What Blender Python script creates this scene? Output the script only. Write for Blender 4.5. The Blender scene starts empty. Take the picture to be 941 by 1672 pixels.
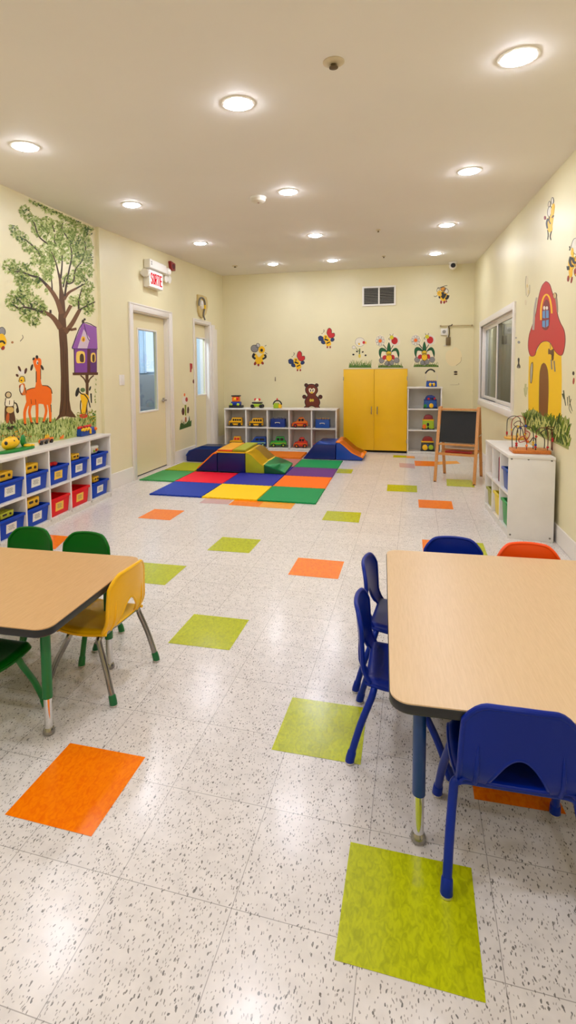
EXPOSURE = 2.03
import bpy, bmesh, math, random
from mathutils import Vector, Matrix
random.seed(7)
SC = bpy.context.scene
COL = SC.collection
PI = math.pi
V3 = Vector

# ------------------------------------------------------------------ camera model (a real place, measured from the photo)
IMW, IMH = 941.0, 1672.0
FPX, PITCH, YAW, ROLL, CAMH, CX, CY = 859.05, 0.0699, 0.2662, -0.0091, 1.2866, 443.13, 667.83
def cam_axes():
    cy, sy, cp, sp = math.cos(YAW), math.sin(YAW), math.cos(PITCH), math.sin(PITCH)
    f = V3((-sy*cp, cy*cp, -sp)); r = V3((cy, sy, 0)); u = r.cross(f)
    cr, sr = math.cos(ROLL), math.sin(ROLL)
    return cr*r + sr*u, -sr*r + cr*u, f
CR, CU, CF = cam_axes()
CO = V3((0, 0, CAMH))
def ray(u, v): return CR*((u-CX)/FPX) + CU*(-(v-CY)/FPX) + CF
def atz(u, v, z=0.0):
    d = ray(u, v); return CO + d*((z-CAMH)/d.z)
def aty(u, v, y):
    d = ray(u, v); return CO + d*(y/d.y)
def crop(ox, oy, s):
    def f(*pts):
        if len(pts) == 1 and isinstance(pts[0], list): pts = pts[0]
        return [(ox+p[0]/s, oy+p[1]/s) for p in pts]
    return f

# ------------------------------------------------------------------ materials
def lin(c): return tuple(((x/255)/12.92 if x/255 <= 0.04045 else ((x/255+0.055)/1.055)**2.4) for x in c)
MATS = {}
def M(name, rgb, rough=0.5, metal=0.0, var=0.0, vscale=30.0, coat=0.0, bump=0.0, bscale=200.0, spec=0.5):
    if name in MATS: return MATS[name]
    m = bpy.data.materials.new(name); m.use_nodes = True
    nt = m.node_tree; b = nt.nodes['Principled BSDF']
    c = lin(rgb) + (1,)
    b.inputs['Base Color'].default_value = c
    b.inputs['Roughness'].default_value = rough
    b.inputs['Metallic'].default_value = metal
    b.inputs['Coat Weight'].default_value = coat
    b.inputs['Specular IOR Level'].default_value = spec
    tc = nt.nodes.new('ShaderNodeTexCoord')
    if var > 0:
        n = nt.nodes.new('ShaderNodeTexNoise'); n.inputs['Scale'].default_value = vscale; n.inputs['Detail'].default_value = 4
        nt.links.new(tc.outputs['Object'], n.inputs['Vector'])
        r = nt.nodes.new('ShaderNodeValToRGB')
        r.color_ramp.elements[0].position = 0.3; r.color_ramp.elements[1].position = 0.7
        r.color_ramp.elements[0].color = tuple(x*(1-var) for x in c[:3]) + (1,)
        r.color_ramp.elements[1].color = tuple(min(1, x*(1+var)) for x in c[:3]) + (1,)
        nt.links.new(n.outputs['Fac'], r.inputs['Fac']); nt.links.new(r.outputs['Color'], b.inputs['Base Color'])
    if bump > 0:
        n2 = nt.nodes.new('ShaderNodeTexNoise'); n2.inputs['Scale'].default_value = bscale; n2.inputs['Detail'].default_value = 3
        nt.links.new(tc.outputs['Object'], n2.inputs['Vector'])
        bp = nt.nodes.new('ShaderNodeBump'); bp.inputs['Strength'].default_value = bump; bp.inputs['Distance'].default_value = 0.002
        nt.links.new(n2.outputs['Fac'], bp.inputs['Height']); nt.links.new(bp.outputs['Normal'], b.inputs['Normal'])
    MATS[name] = m
    return m
def emis(name, rgb, s):
    if name in MATS: return MATS[name]
    m = bpy.data.materials.new(name); m.use_nodes = True
    nt = m.node_tree; nt.nodes.clear()
    e = nt.nodes.new('ShaderNodeEmission'); e.inputs['Color'].default_value = lin(rgb)+(1,); e.inputs['Strength'].default_value = s
    o = nt.nodes.new('ShaderNodeOutputMaterial'); nt.links.new(e.outputs[0], o.inputs[0])
    MATS[name] = m; return m
def glass(name, tint=(235, 240, 245), rough=0.02):
    if name in MATS: return MATS[name]
    m = bpy.data.materials.new(name); m.use_nodes = True
    nt = m.node_tree; nt.nodes.clear()
    t = nt.nodes.new('ShaderNodeBsdfTransparent'); t.inputs[0].default_value = lin(tint)+(1,)
    g = nt.nodes.new('ShaderNodeBsdfGlossy'); g.inputs['Roughness'].default_value = rough
    f = nt.nodes.new('ShaderNodeFresnel'); ge = nt.nodes.new('ShaderNodeNewGeometry'); mm = nt.nodes.new('ShaderNodeMapRange')
    mm.inputs['To Min'].default_value = 1.45; mm.inputs['To Max'].default_value = 1/1.45
    nt.links.new(ge.outputs['Backfacing'], mm.inputs['Value']); nt.links.new(mm.outputs[0], f.inputs[0])
    mx = nt.nodes.new('ShaderNodeMixShader'); o = nt.nodes.new('ShaderNodeOutputMaterial')
    fm = nt.nodes.new('ShaderNodeMath'); fm.operation = 'MULTIPLY'; fm.inputs[1].default_value = .65; nt.links.new(f.outputs[0], fm.inputs[0]); nt.links.new(fm.outputs[0], mx.inputs[0]); nt.links.new(t.outputs[0], mx.inputs[1]); nt.links.new(g.outputs[0], mx.inputs[2])
    nt.links.new(mx.outputs[0], o.inputs[0]); MATS[name] = m; return m

# ------------------------------------------------------------------ mesh builder
class MB:
    def __init__(s): s.bm = bmesh.new()
    def face(s, pts, mi=0):
        f = s.bm.faces.new([s.bm.verts.new(p) for p in pts]); f.material_index = mi; return f
    def hexa(s, p):   # 8 points: bottom 4 (ccw), top 4
        v = [s.bm.verts.new(q) for q in p]
        for i in ((3,2,1,0),(4,5,6,7),(0,1,5,4),(1,2,6,5),(2,3,7,6),(3,0,4,7)): s.bm.faces.new([v[k] for k in i])
        return s
    def box(s, x0, y0, z0, x1, y1, z1, M4=None):
        p = [V3(q) for q in ((x0,y0,z0),(x1,y0,z0),(x1,y1,z0),(x0,y1,z0),(x0,y0,z1),(x1,y0,z1),(x1,y1,z1),(x0,y1,z1))]
        if M4: p = [M4 @ q for q in p]
        return s.hexa(p)
    def prism(s, pts, vec):
        vec = V3(vec); a = [s.bm.verts.new(p) for p in pts]; b = [s.bm.verts.new(V3(p)+vec) for p in pts]
        n = len(a)
        s.bm.faces.new(a[::-1]); s.bm.faces.new(b)
        for i in range(n): s.bm.faces.new([a[i], a[(i+1) % n], b[(i+1) % n], b[i]])
        return s
    def tube(s, pts, r, n=12, cap=True, closed=False):
        pts = [V3(p) for p in pts]; N = len(pts)
        rr = r if isinstance(r, (list, tuple)) else [r]*N
        ts = []
        for i in range(N):
            if closed: t = pts[(i+1) % N]-pts[i-1]
            else: t = pts[min(i+1, N-1)]-pts[max(i-1, 0)]
            ts.append(t.normalized())
        ref = V3((0,0,1)) if abs(ts[0].z) < .9 else V3((1,0,0))
        nrm = (ref - ts[0]*ref.dot(ts[0])).normalized(); rings = []
        for i in range(N):
            nrm = (nrm - ts[i]*nrm.dot(ts[i])).normalized(); bn = ts[i].cross(nrm)
            rings.append([s.bm.verts.new(pts[i]+(nrm*math.cos(2*PI*k/n)+bn*math.sin(2*PI*k/n))*rr[i]) for k in range(n)])
        for i in range(N if closed else N-1):
            A, B = rings[i], rings[(i+1) % N]
            for k in range(n): s.bm.faces.new([A[k], A[(k+1) % n], B[(k+1) % n], B[k]])
        if cap and not closed:
            s.bm.faces.new(rings[0][::-1]); s.bm.faces.new(rings[-1])
        return s
    def lathe(s, prof, c=(0,0,0), n=24, axis='z', M4=None):
        c = V3(c); rings = []
        for (r, h) in prof:
            ring = []
            for k in range(n):
                a = 2*PI*k/n
                p = {'z': V3((r*math.cos(a), r*math.sin(a), h)), 'x': V3((h, r*math.cos(a), r*math.sin(a))), 'y': V3((r*math.sin(a), h, r*math.cos(a)))}[axis]
                if M4: p = M4 @ p
                ring.append(s.bm.verts.new(c+p))
            rings.append(ring)
        for A, B in zip(rings, rings[1:]):
            for k in range(n): s.bm.faces.new([A[k], A[(k+1) % n], B[(k+1) % n], B[k]])
        s.bm.faces.new(rings[0][::-1]); s.bm.faces.new(rings[-1])
        return s
    def ball(s, c, r, seg=14, rings=9):
        if not isinstance(r, (tuple, list)): r = (r, r, r)
        m = Matrix.Translation(c) @ Matrix.Diagonal((r[0], r[1], r[2], 1))
        bmesh.ops.create_uvsphere(s.bm, u_segments=seg, v_segments=rings, radius=1, matrix=m); return s
    def build(s, name, mat, parent=None, bevel=0, seg=2, smooth=True, label=None, local=False, dedupe=False):
        bm = s.bm
        if dedupe: bmesh.ops.remove_doubles(bm, verts=bm.verts, dist=1e-5)
        bmesh.ops.recalc_face_normals(bm, faces=bm.faces)
        if bevel > 0:
            es = [e for e in bm.edges if len(e.link_faces) == 2 and e.calc_face_angle(0) > 0.5]
            bmesh.ops.bevel(bm, geom=es, offset=bevel, segments=seg, profile=0.5, affect='EDGES', clamp_overlap=True)
        if smooth:
            for f in bm.faces: f.smooth = True
            for e in bm.edges:
                if len(e.link_faces) == 2 and e.calc_face_angle(0) > 0.6: e.smooth = False
        if parent is not None and not local:
            off = V3(); p = parent
            while p: off += p.location; p = p.parent
            for v in bm.verts: v.co -= off
        me = bpy.data.meshes.new(name); bm.to_mesh(me); bm.free()
        for mm in (mat if isinstance(mat, (list, tuple)) else [mat]): me.materials.append(mm)
        o = bpy.data.objects.new(name, me); COL.objects.link(o)
        if parent is not None: o.parent = parent
        if label: o['label'] = label
        return o

def tag(o, label=None, cat=None, group=None, kind=None):
    if label: o['label'] = label
    if cat: o['category'] = cat
    if group: o['group'] = group
    if kind: o['kind'] = kind
    return o
def thing(name, label, cat, loc=(0,0,0), group=None, kind=None):
    o = bpy.data.objects.new(name, None); COL.objects.link(o); o.location = V3(loc); o.empty_display_size = .05
    return tag(o, label, cat, group, kind)
def dup(root, loc=None, rz=None, label=None, group=None):
    r = root.copy(); COL.objects.link(r)
    if loc is not None: r.location = V3(loc)
    if rz is not None: r.rotation_euler = (0, 0, rz)
    tag(r, label, None, group)
    for ch in root.children:
        c = ch.copy(); COL.objects.link(c); c.parent = r
        for g in ch.children:
            d = g.copy(); COL.objects.link(d); d.parent = c
    return r
def smoothpath(pts, n=5, closed=False):
    pts = [V3(p) if len(p) == 3 else V3((p[0], p[1], 0)) for p in pts]; N = len(pts); out = []
    for i in range(N if closed else N-1):
        if closed: p0, p1, p2, p3 = pts[i-1], pts[i], pts[(i+1) % N], pts[(i+2) % N]
        else: p0, p1, p2, p3 = pts[max(i-1, 0)], pts[i], pts[i+1], pts[min(i+2, N-1)]
        for k in range(n):
            t = k/n
            out.append(0.5*((2*p1)+(p2-p0)*t+(2*p0-5*p1+4*p2-p3)*t*t+(3*p1-p0-3*p2+p3)*t*t*t))
    if not closed: out.append(pts[-1])
    return out

# ------------------------------------------------------------------ wall frames
class Fr:
    def __init__(s, P, Q, n_hint):
        s.P = V3((P[0], P[1], 0)); s.e = (V3((Q[0], Q[1], 0))-s.P).normalized(); s.L = (V3((Q[0], Q[1], 0))-s.P).length
        n = V3((-s.e.y, s.e.x, 0)); s.n = n if n.dot(V3(n_hint)) > 0 else -n
    def hit(s, u, v, d=0.0):
        P = s.P+s.n*d; r = ray(u, v); return CO + r*((P-CO).dot(s.n)/r.dot(s.n))
    def az(s, u, v, d=0.0):
        p = s.hit(u, v, d); return (p-s.P).dot(s.e), p.z
    def pt(s, a, z, d=0.0): return s.P+s.e*a+s.n*d+V3((0,0,z))
    def box(s, mb, a0, a1, z0, z1, d0, d1):
        return mb.hexa([s.pt(a0,z0,d0), s.pt(a1,z0,d0), s.pt(a1,z0,d1), s.pt(a0,z0,d1), s.pt(a0,z1,d0), s.pt(a1,z1,d0), s.pt(a1,z1,d1), s.pt(a0,z1,d1)])
MW = Fr((-3.285, 5.02), (-3.285+.09*1, 4.02), (1,0,0))      # mural wall, runs towards the camera
DW = Fr((-3.25, 5.02), (-3.31, 8.92), (1,0,0))              # wall with the doors
BW = Fr((-3.31, 8.92), (0.909, 9.05), (0,-1,0))             # far wall
RW = Fr((1.045, 4.1), (0.909, 9.05), (-1,0,0))              # wall with the window
def ceilz(x, y): return 2.622+.0411*y-.005*(x+1.1)
def ceilpt(u, v):
    d = ray(u, v); t = 2.0
    for _ in range(40):
        p = CO+d*t; t *= 1+ (ceilz(p.x, p.y)-p.z)/(p.z-CAMH)*.9 if abs(p.z-CAMH) > .05 else 1.1
    return CO+d*t

# ------------------------------------------------------------------ painted figures on walls
class Paint:
    """flat painted or cut-out figures on a wall; shapes are outlines on that wall"""
    def __init__(s, name, label, cat, wall, at, group=None):
        s.w = wall; p = wall.hit(*at); s.root = thing(name, label, cat, p, group); s.parts = []
    def _add(s, mb, poly, layer, back=0.0):
        d = 0.0012*layer; f = [p+s.w.n*d for p in poly]; b = [p+s.w.n*back for p in poly]
        vf = [mb.bm.verts.new(p) for p in f]; vb = [mb.bm.verts.new(p) for p in b]; n = len(f)
        try: mb.bm.faces.new(vf)
        except Exception: return
        for i in range(n): mb.bm.faces.new([vf[i], vf[(i+1) % n], vb[(i+1) % n], vb[i]])
    def poly(s, pts, smooth):
        if smooth: pts = [(p.x, p.y) for p in smoothpath(pts, 5, True)]
        return [s.w.hit(*p) for p in pts]
    def fill(s, name, polys, mat, layer=1, smooth=True, parent=None):
        mb = MB()
        if polys and not isinstance(polys[0], list): polys = [polys]
        for pts in polys: s._add(mb, s.poly(pts, smooth), layer)
        return mb.build(name, mat, parent or s.root, smooth=False)
    def strokes(s, name, lines, mat, layer=2, parent=None, sm=True):
        """lines: list of (pts, w0, w1) widths in picture units at both ends"""
        mb = MB()
        for pts, w0, w1 in lines:
            q = smoothpath(pts, 4) if sm and len(pts) > 2 else [V3((p[0], p[1], 0)) for p in pts]
            N = len(q); L, R = [], []
            for i in range(N):
                t = (q[min(i+1, N-1)]-q[max(i-1, 0)]); t = t.normalized() if t.length > 1e-9 else V3((1,0,0))
                nn = V3((-t.y, t.x, 0)); w = (w0+(w1-w0)*i/max(1, N-1))/2
                L.append((q[i].x+nn.x*w, q[i].y+nn.y*w)); R.append((q[i].x-nn.x*w, q[i].y-nn.y*w))
            poly = [s.w.hit(*p) for p in L+R[::-1]]
            s._add(mb, poly, layer)
        return mb.build(name, mat, parent or s.root, smooth=False)
def ell(cx, cy, rx, ry, a=0, n=18):
    ca, sa = math.cos(a), math.sin(a)
    return [(cx+rx*math.cos(2*PI*k/n)*ca-ry*math.sin(2*PI*k/n)*sa, cy+rx*math.cos(2*PI*k/n)*sa+ry*math.sin(2*PI*k/n)*ca) for k in range(n)]
def grow(pts, g):
    n = len(pts); A = sum(pts[i][0]*pts[(i+1) % n][1]-pts[(i+1) % n][0]*pts[i][1] for i in range(n)); sg = 1 if A > 0 else -1
    out = []
    for i in range(n):
        a, b, c = V3((*pts[i-1], 0)), V3((*pts[i], 0)), V3((*pts[(i+1) % n], 0))
        t = ((b-a).normalized()+(c-b).normalized())
        t = t.normalized() if t.length > 1e-6 else (c-b).normalized()
        out.append((b.x+t.y*g*sg, b.y-t.x*g*sg))
    return out
# ------------------------------------------------------------------ floor
TS = 0.3048
def vct(name, base, fleck, fleck_amt, marbled, lines=True, rough=0.24):
    m = bpy.data.materials.new(name); m.use_nodes = True
    nt = m.node_tree; L = nt.links.new; b = nt.nodes['Principled BSDF']
    b.inputs['Roughness'].default_value = rough; b.inputs['Specular IOR Level'].default_value = 0.5
    b.inputs['Coat Weight'].default_value = 0.12; b.inputs['Coat Roughness'].default_value = 0.16
    def nd(t, **k):
        n = nt.nodes.new(t)
        for a, v in k.items(): setattr(n, a, v)
        return n
    def mth(op, a, c=None, v=None):
        n = nd('ShaderNodeMath', operation=op)
        L(a, n.inputs[0])
        if c is not None: L(c, n.inputs[1])
        elif v is not None: n.inputs[1].default_value = v
        return n.outputs[0]
    tc = nd('ShaderNodeTexCoord'); P = tc.outputs['Object']
    def mix(fac, ca, cb, blend='MIX'):
        n = nd('ShaderNodeMix', data_type='RGBA', blend_type=blend)
        if hasattr(fac, 'links'): L(fac, n.inputs[0])
        else: n.inputs[0].default_value = fac
        for s, c in ((n.inputs[6], ca), (n.inputs[7], cb)):
            if hasattr(c, 'links'): L(c, s)
            else: s.default_value = c
        return n.outputs[2]
    c0 = lin(base)+(1,)
    if marbled:
        mp = nd('ShaderNodeMapping'); mp.inputs['Rotation'].default_value = (0,0,.6); mp.inputs['Scale'].default_value = (1,.55,1); L(P, mp.inputs[0])
        n = nd('ShaderNodeTexNoise'); n.inputs['Scale'].default_value = 75; n.inputs['Detail'].default_value = 4; n.inputs['Distortion'].default_value = 1.2; L(mp.outputs[0], n.inputs['Vector'])
        r = nd('ShaderNodeValToRGB'); r.color_ramp.elements[0].position = .32; r.color_ramp.elements[1].position = .62
        r.color_ramp.elements[0].color = lin(fleck)+(1,); r.color_ramp.elements[1].color = c0
        L(n.outputs['Fac'], r.inputs[0]); col = r.outputs[0]
    else:
        n = nd('ShaderNodeTexNoise'); n.inputs['Scale'].default_value = 22; n.inputs['Detail'].default_value = 5; L(P, n.inputs['Vector'])
        r = nd('ShaderNodeValToRGB'); r.color_ramp.elements[0].position = .3; r.color_ramp.elements[1].position = .7
        r.color_ramp.elements[0].color = tuple(x*.88 for x in c0[:3])+(1,); r.color_ramp.elements[1].color = c0
        L(n.outputs['Fac'], r.inputs[0]); col = r.outputs[0]
        w = nd('ShaderNodeTexNoise'); w.inputs['Scale'].default_value = 60; L(P, w.inputs['Vector'])
        ad = nd('ShaderNodeVectorMath', operation='MULTIPLY_ADD'); L(w.outputs['Color'], ad.inputs[0]); ad.inputs[1].default_value = (.012,.012,0); L(P, ad.inputs[2])
        for sc, thr, amt, dark in ((96, .15, .74, fleck), (170, .2, .6, (150,142,134)), (58, .11, .8, (80,74,68)), (120, .13, .75, (100,93,87))):
            mp = nd('ShaderNodeMapping'); mp.inputs['Rotation'].default_value = (0,0,.5+sc*.03); mp.inputs['Scale'].default_value = (1,.4,1); L(ad.outputs[0], mp.inputs[0])
            v = nd('ShaderNodeTexVoronoi', voronoi_dimensions='2D'); v.inputs['Scale'].default_value = sc; L(mp.outputs[0], v.inputs['Vector'])
            near = mth('LESS_THAN', v.outputs['Distance'], v=thr)
            sx = nd('ShaderNodeSeparateXYZ'); L(v.outputs['Color'], sx.inputs[0])
            pick = mth('GREATER_THAN', sx.outputs[0], v=amt)
            f = mth('MULTIPLY', mth('MULTIPLY', near, pick), v=.78*fleck_amt)
            col = mix(f, col, lin(dark)+(1,))
    if lines:
        s = nd('ShaderNodeSeparateXYZ'); L(P, s.inputs[0]); ds = []; cell = []
        for k, o in ((0, -.108), (1, .805)):
            a = mth('DIVIDE', mth('SUBTRACT', s.outputs[k], v=o), v=TS)
            cell.append(mth('FLOOR', a))
            fr = mth('FRACT', mth('ADD', a, v=.5)); ds.append(mth('ABSOLUTE', mth('SUBTRACT', fr, v=.5)))
        ln = mth('LESS_THAN', mth('MINIMUM', ds[0], ds[1]), v=.0032)
        cb = nd('ShaderNodeCombineXYZ'); L(cell[0], cb.inputs[0]); L(cell[1], cb.inputs[1])
        wn = nd('ShaderNodeTexWhiteNoise', noise_dimensions='2D'); L(cb.outputs[0], wn.inputs[0])
        hv = nd('ShaderNodeHueSaturation'); L(col, hv.inputs['Color']); L(mth('ADD', mth('MULTIPLY', wn.outputs[0], v=.06), v=.96), hv.inputs['Value'])
        col = mix(mth('MULTIPLY', ln, v=.6), hv.outputs[0], lin((105,98,90))+(1,))
    L(col, b.inputs['Base Color'])
    # wax waviness
    n = nd('ShaderNodeTexNoise'); n.inputs['Scale'].default_value = 9; n.inputs['Detail'].default_value = 3; L(P, n.inputs['Vector'])
    bp = nd('ShaderNodeBump'); bp.inputs['Strength'].default_value = .06; bp.inputs['Distance'].default_value = .02; L(n.outputs['Fac'], bp.inputs['Height'])
    L(bp.outputs[0], b.inputs['Normal']); L(bp.outputs[0], b.inputs['Coat Normal'])
    return m
mb = MB(); mb.face([(-4.6,-2.4,0),(1.9,-2.4,0),(1.9,9.6,0),(-4.6,9.6,0)])
LIME, ORANGE, PALE, AMBER = 1, 2, 3, 4
tiles = [(LIME, [(572.7,1375.1),(770,1417.4),(793.8,1638.4),(546,1567.9)]), (LIME, [(477.8,1138.8),(599.7,1156.4),(589.2,1249.2),(443.4,1224.2)]),
 (ORANGE, [(114.7,1213.4),(237.6,1236.6),(149.2,1366.2),(7.7,1330.3)]), (LIME, [(317,1002.8),(406.9,1012.3),(374.7,1062),(274.3,1050)]),
 (LIME, [(363.5,876.8),(426.7,881.3),(406.9,903.3),(338,898.5)]), (LIME, [(234,918.5),(305.2,924.3),(269.2,955.6),(193,948)]),
 (ORANGE, [(252.6,831.2),(302,833.8),(277.5,849.7),(224.9,845.9)]), (ORANGE, [(487.3,910.6),(562.4,917.1),(552.3,945.8),(470.3,938.5)]),
 (LIME, [(534.5,834.3),(590.2,837.1),(586.2,853.7),(525.6,849.2)]), (LIME, [(633,791.1),(681.1,793.1),(681.5,804),(631.8,802)]),
 (ORANGE, [(683.1,815.7),(737.7,818.5),(740.9,831.9),(684.3,829)]), (LIME, [(729.2,782.2),(770,783.8),(776,795.9),(730,793.5)]),
 (ORANGE, [(677,752.3),(713.4,753.5),(713.4,761.5),(678,760.8)]), (LIME, [(553,765.4),(577.3,766.4),(574,773.3),(549,772.5)]),
 (ORANGE, [(689.5,881),(741,884),(745,905),(691,902)]), (LIME, [(741,884),(789,887),(797,908),(745,905)]),
 (ORANGE, [(68,872),(113,876),(90,897),(42,893)]), (PALE, [(337,813),(383,814.5),(372.5,823.5),(325,821.5)]),
 (ORANGE, [(384.5,815.5),(432,817.5),(422,828),(372.5,824.5)]), (AMBER, [(432,817.5),(484,820),(475,831.5),(422,828)]),
 (ORANGE, [(770,1266),(905,1290),(925,1330),(775,1305)]), (LIME, [(642.7,743),(664,744),(664,747.5),(642,747)]), (AMBER, [(664,744.5),(677,745),(678,748.5),(664,748)]),
 (PALE, [(652,756),(677,757.5),(678,765),(653,763)]), (AMBER, [(714,753.8),(746,752.6),(752,757),(714,759)])]
for k, q in tiles:
    if k == PALE: zz = .0007
    else: zz = .0009
    pts = [atz(*p) for p in q]; mb.face([p+V3((0,0,zz)) for p in pts][::-1], k)
fl = mb.build('floor', [vct('floor_vct', (228,220,214), (52,47,43), 1.0, False), vct('lime_vct', (192,198,4), (160,166,2), 0, True, False),
    vct('orange_vct', (252,130,0), (240,108,0), 0, True, False), vct('pale_vct', (204,158,164), (196,168,160), 0, True, False), vct('amber_vct', (250,166,40), (246,146,20), 0, True, False)], smooth=False)
tag(fl, 'speckled white vinyl tile floor with scattered lime and orange tiles', kind='structure')

# ------------------------------------------------------------------ walls, ceiling
def wallmat(name, rgb):
    m = M(name, rgb, .42, var=.035, vscale=1.6, bump=.05, bscale=260); return m
CREAM = wallmat('cream_paint', (230,221,182))
WHITE_TRIM = M('white_trim', (232,226,218), .35)
CEIL = M('ceiling_paint', (232,227,220), .75, var=.02, vscale=1.2)
WT = .16
mb = MB()
# mural wall (towards the camera), return, door wall with two openings
MW.box(mb, -.0, 7.3, 0, 3.3, -WT, 0)
p0, p1 = MW.pt(0,0,0), DW.pt(0,0,0)
mb.hexa([MW.pt(0,0,-WT), V3((p1.x,p0.y,0)), V3((p1.x,p0.y+.16,0)), V3((p0.x-WT,p0.y+.16,0)), MW.pt(0,3.3,-WT), V3((p1.x,p0.y,3.3)), V3((p1.x,p0.y+.16,3.3)), V3((p0.x-WT,p0.y+.16,3.3))])
D1a0, _ = DW.az(218.6, 620); D1a1, _ = DW.az(277.0, 620); D1top = DW.az(219, 507)[1]
D2a0 = DW.az(318.4, 620)[0]; D2a1 = DW.az(342.5, 620)[0]; D2top = 2.07
DW.box(mb, .02, D1a0, 0, 3.3, -WT, 0); DW.box(mb, D1a0, D1a1, D1top, 3.3, -WT, 0); DW.box(mb, D1a1, D2a0, 0, 3.3, -WT, 0)
DW.box(mb, D2a0, D2a1, D2top, 3.3, -WT, 0); DW.box(mb, D2a1, 4.1, 0, 3.3, -WT, 0)
tag(mb.build('wall_left', CREAM, smooth=False), 'cream painted left wall with the mural and two doors', kind='structure')
mb = MB(); BW.box(mb, -.4, BW.L+.4, 0, 3.3, -WT, 0)
tag(mb.build('wall_back', CREAM, smooth=False), 'cream painted far end wall with bee and flower stickers', kind='structure')
W1a0, W1z1 = RW.az(786.2, 528); W1a1, _ = RW.az(839.5, 620); _, W1z0 = RW.az(784, 655)
Wt = RW.az(838, 500)[1]; W1z1 = RW.az(815, 514)[1]; W1z0 = RW.az(811, 663)[1]
# RW runs from near (a=0) to far; window spans a from W1a1 (near) to W1a0 (far)
mb = MB(); RW.box(mb, -6.6, W1a1, 0, 3.3, -WT, 0); RW.box(mb, W1a0, RW.L+.3, 0, 3.3, -WT, 0)
RW.box(mb, W1a1, W1a0, W1z1, 3.3, -WT, 0); RW.box(mb, W1a1, W1a0, 0, W1z0, -WT, 0)
tag(mb.build('wall_right', CREAM, smooth=False), 'cream painted right wall with the window and mushroom house', kind='structure')
mb = MB(); mb.box(-4.2,-2.36,0, 1.8,-2.2,3.3)
tag(mb.build('wall_front', CREAM, smooth=False), 'cream painted wall behind the camera', kind='structure')
mb = MB(); c4 = [(-4.4,-2.5),(1.9,-2.5),(1.9,9.5),(-4.4,9.5)]
mb.hexa([V3((x,y,ceilz(x,y))) for x, y in c4]+[V3((x,y,ceilz(x,y)+.12)) for x, y in c4])
tag(mb.build('ceiling', CEIL, smooth=False), 'beige painted ceiling with recessed lights', kind='structure')
# baseboards
def base(fr, spans, name, lab, h=.13):
    mb = MB()
    for a0, a1 in spans:
        fr.box(mb, a0, a1, 0, h, .0, .012)
    tag(mb.build(name, WHITE_TRIM, smooth=False, bevel=.003, seg=1), lab, kind='structure')
TW = .085
base(DW, [(0.0, D1a0-TW), (D1a1+TW, D2a0-.05), (D2a1+.32, DW.L)], 'baseboard_left', 'white baseboard along the door wall', .17)
base(BW, [(0.0, BW.L)], 'baseboard_back', 'white baseboard along the far wall', .15)
base(RW, [(-5.5, RW.L)], 'baseboard_right', 'white baseboard along the right wall', .135)
base(MW, [(0.0, 6.5)], 'baseboard_left', 'white baseboard under the tree mural', .13)

# ------------------------------------------------------------------ ceiling fittings
TILT = math.atan(.0411)
LENS = emis('lamp_lens', (236,240,253), 46)
RING = M('lamp_ring', (245,242,236), .4)
lights = [(41,239),(389,169),(847,93),(215,334),(471,313),(767,279),(327,397),(515,384),(730,367),(446,431),(543,425),(711,414)]
row = ['nearest row','second row','third row','farthest row']
col3 = ['left wall','room centre','right wall']
order = [(0,0),(0,1),(0,2),(1,0),(1,1),(1,2),(2,0),(2,1),(2,2),(3,0),(3,1),(3,2)]
labs = ['round recessed ceiling light nearest the top of the tree mural',
 'round recessed ceiling light, middle one of the nearest row, larger than the detector beside it',
 'large round recessed ceiling light in the top right corner, nearest row', 
 'round recessed ceiling light above and left of the exit sign, second row',
 'round recessed ceiling light just right of the white smoke detector',
 'round recessed ceiling light of the second row nearest the right wall',
 'small round recessed ceiling light above the second door, third row left',
 'small round recessed ceiling light in the middle of the third row',
 'small round recessed ceiling light of the third row towards the right wall',
 'tiny round recessed ceiling light of the farthest row, over the bee stickers',
 'tiny round recessed ceiling light of the farthest row, left of the air vent',
 'tiny round recessed ceiling light of the farthest row beside the dome camera']
lamp0 = None
for (u, v), lb in zip(lights, labs):
    p = ceilpt(u, v)
    if lamp0 is None:
        lamp0 = thing('ceiling_light', lb, 'ceiling light', (0,0,0), 'recessed ceiling lights')
        MB().lathe([(.071,-.001),(.072,-.004),(.08,-.006),(.092,-.003),(.093,.002),(.071,.002)], n=36).build('trim_ring', RING, lamp0)
        MB().lathe([(.02,.004),(.071,.003),(.0705,-.004),(.066,-.010),(.05,-.015),(.02,-.018),(.001,-.018)], n=36).build('lamp_lens', LENS, lamp0)
        o = lamp0
    else: o = dup(lamp0, label=lb)
    o.location = p; o.rotation_euler = (TILT, 0, 0)
# the same lamps continue behind the camera: light only
for x in (-2.4, -1.0, .42):
    for y in (1.05, -.75):
        ld = bpy.data.lights.new('downlight', 'AREA'); ld.shape = 'DISK'; ld.size = .142; ld.energy = 46*3.14159*.0158*1.0; ld.color = (.85,.88,1)
        lo = bpy.data.objects.new('downlight', ld); COL.objects.link(lo); lo.location = (x, y, ceilz(x,y)-.006); lo.rotation_euler = (TILT,0,0)
WP = M('white_plastic', (236,232,224), .35); GREYP = M('grey_plastic', (150,148,142), .4); BLACK = M('black_plastic', (22,22,24), .35)
DARK = M('dark_void', (16,15,14), .8); STEEL = M('brushed_steel', (190,188,182), .25, 1.0)
# smoke detector
p = ceilpt(422, 322); t = thing('smoke_detector', 'white round smoke detector on the ceiling between two lights of the second row', 'smoke detector', p)
t.rotation_euler = (TILT,0,0)
MB().lathe([(.07,.002),(.07,-.012),(.066,-.016)], n=32).build('mounting_base', WP, t, local=True)
MB().lathe([(.062,-.014),(.06,-.034),(.045,-.045),(.02,-.047)], n=32).build('detector_body', M('offwhite_plastic',(222,214,198),.4), t, local=True)
MB().lathe([(.008,-.046),(.008,-.05)], n=12).build('indicator_lamp', M('dull_red',(150,60,50),.4), t, local=True)
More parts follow.
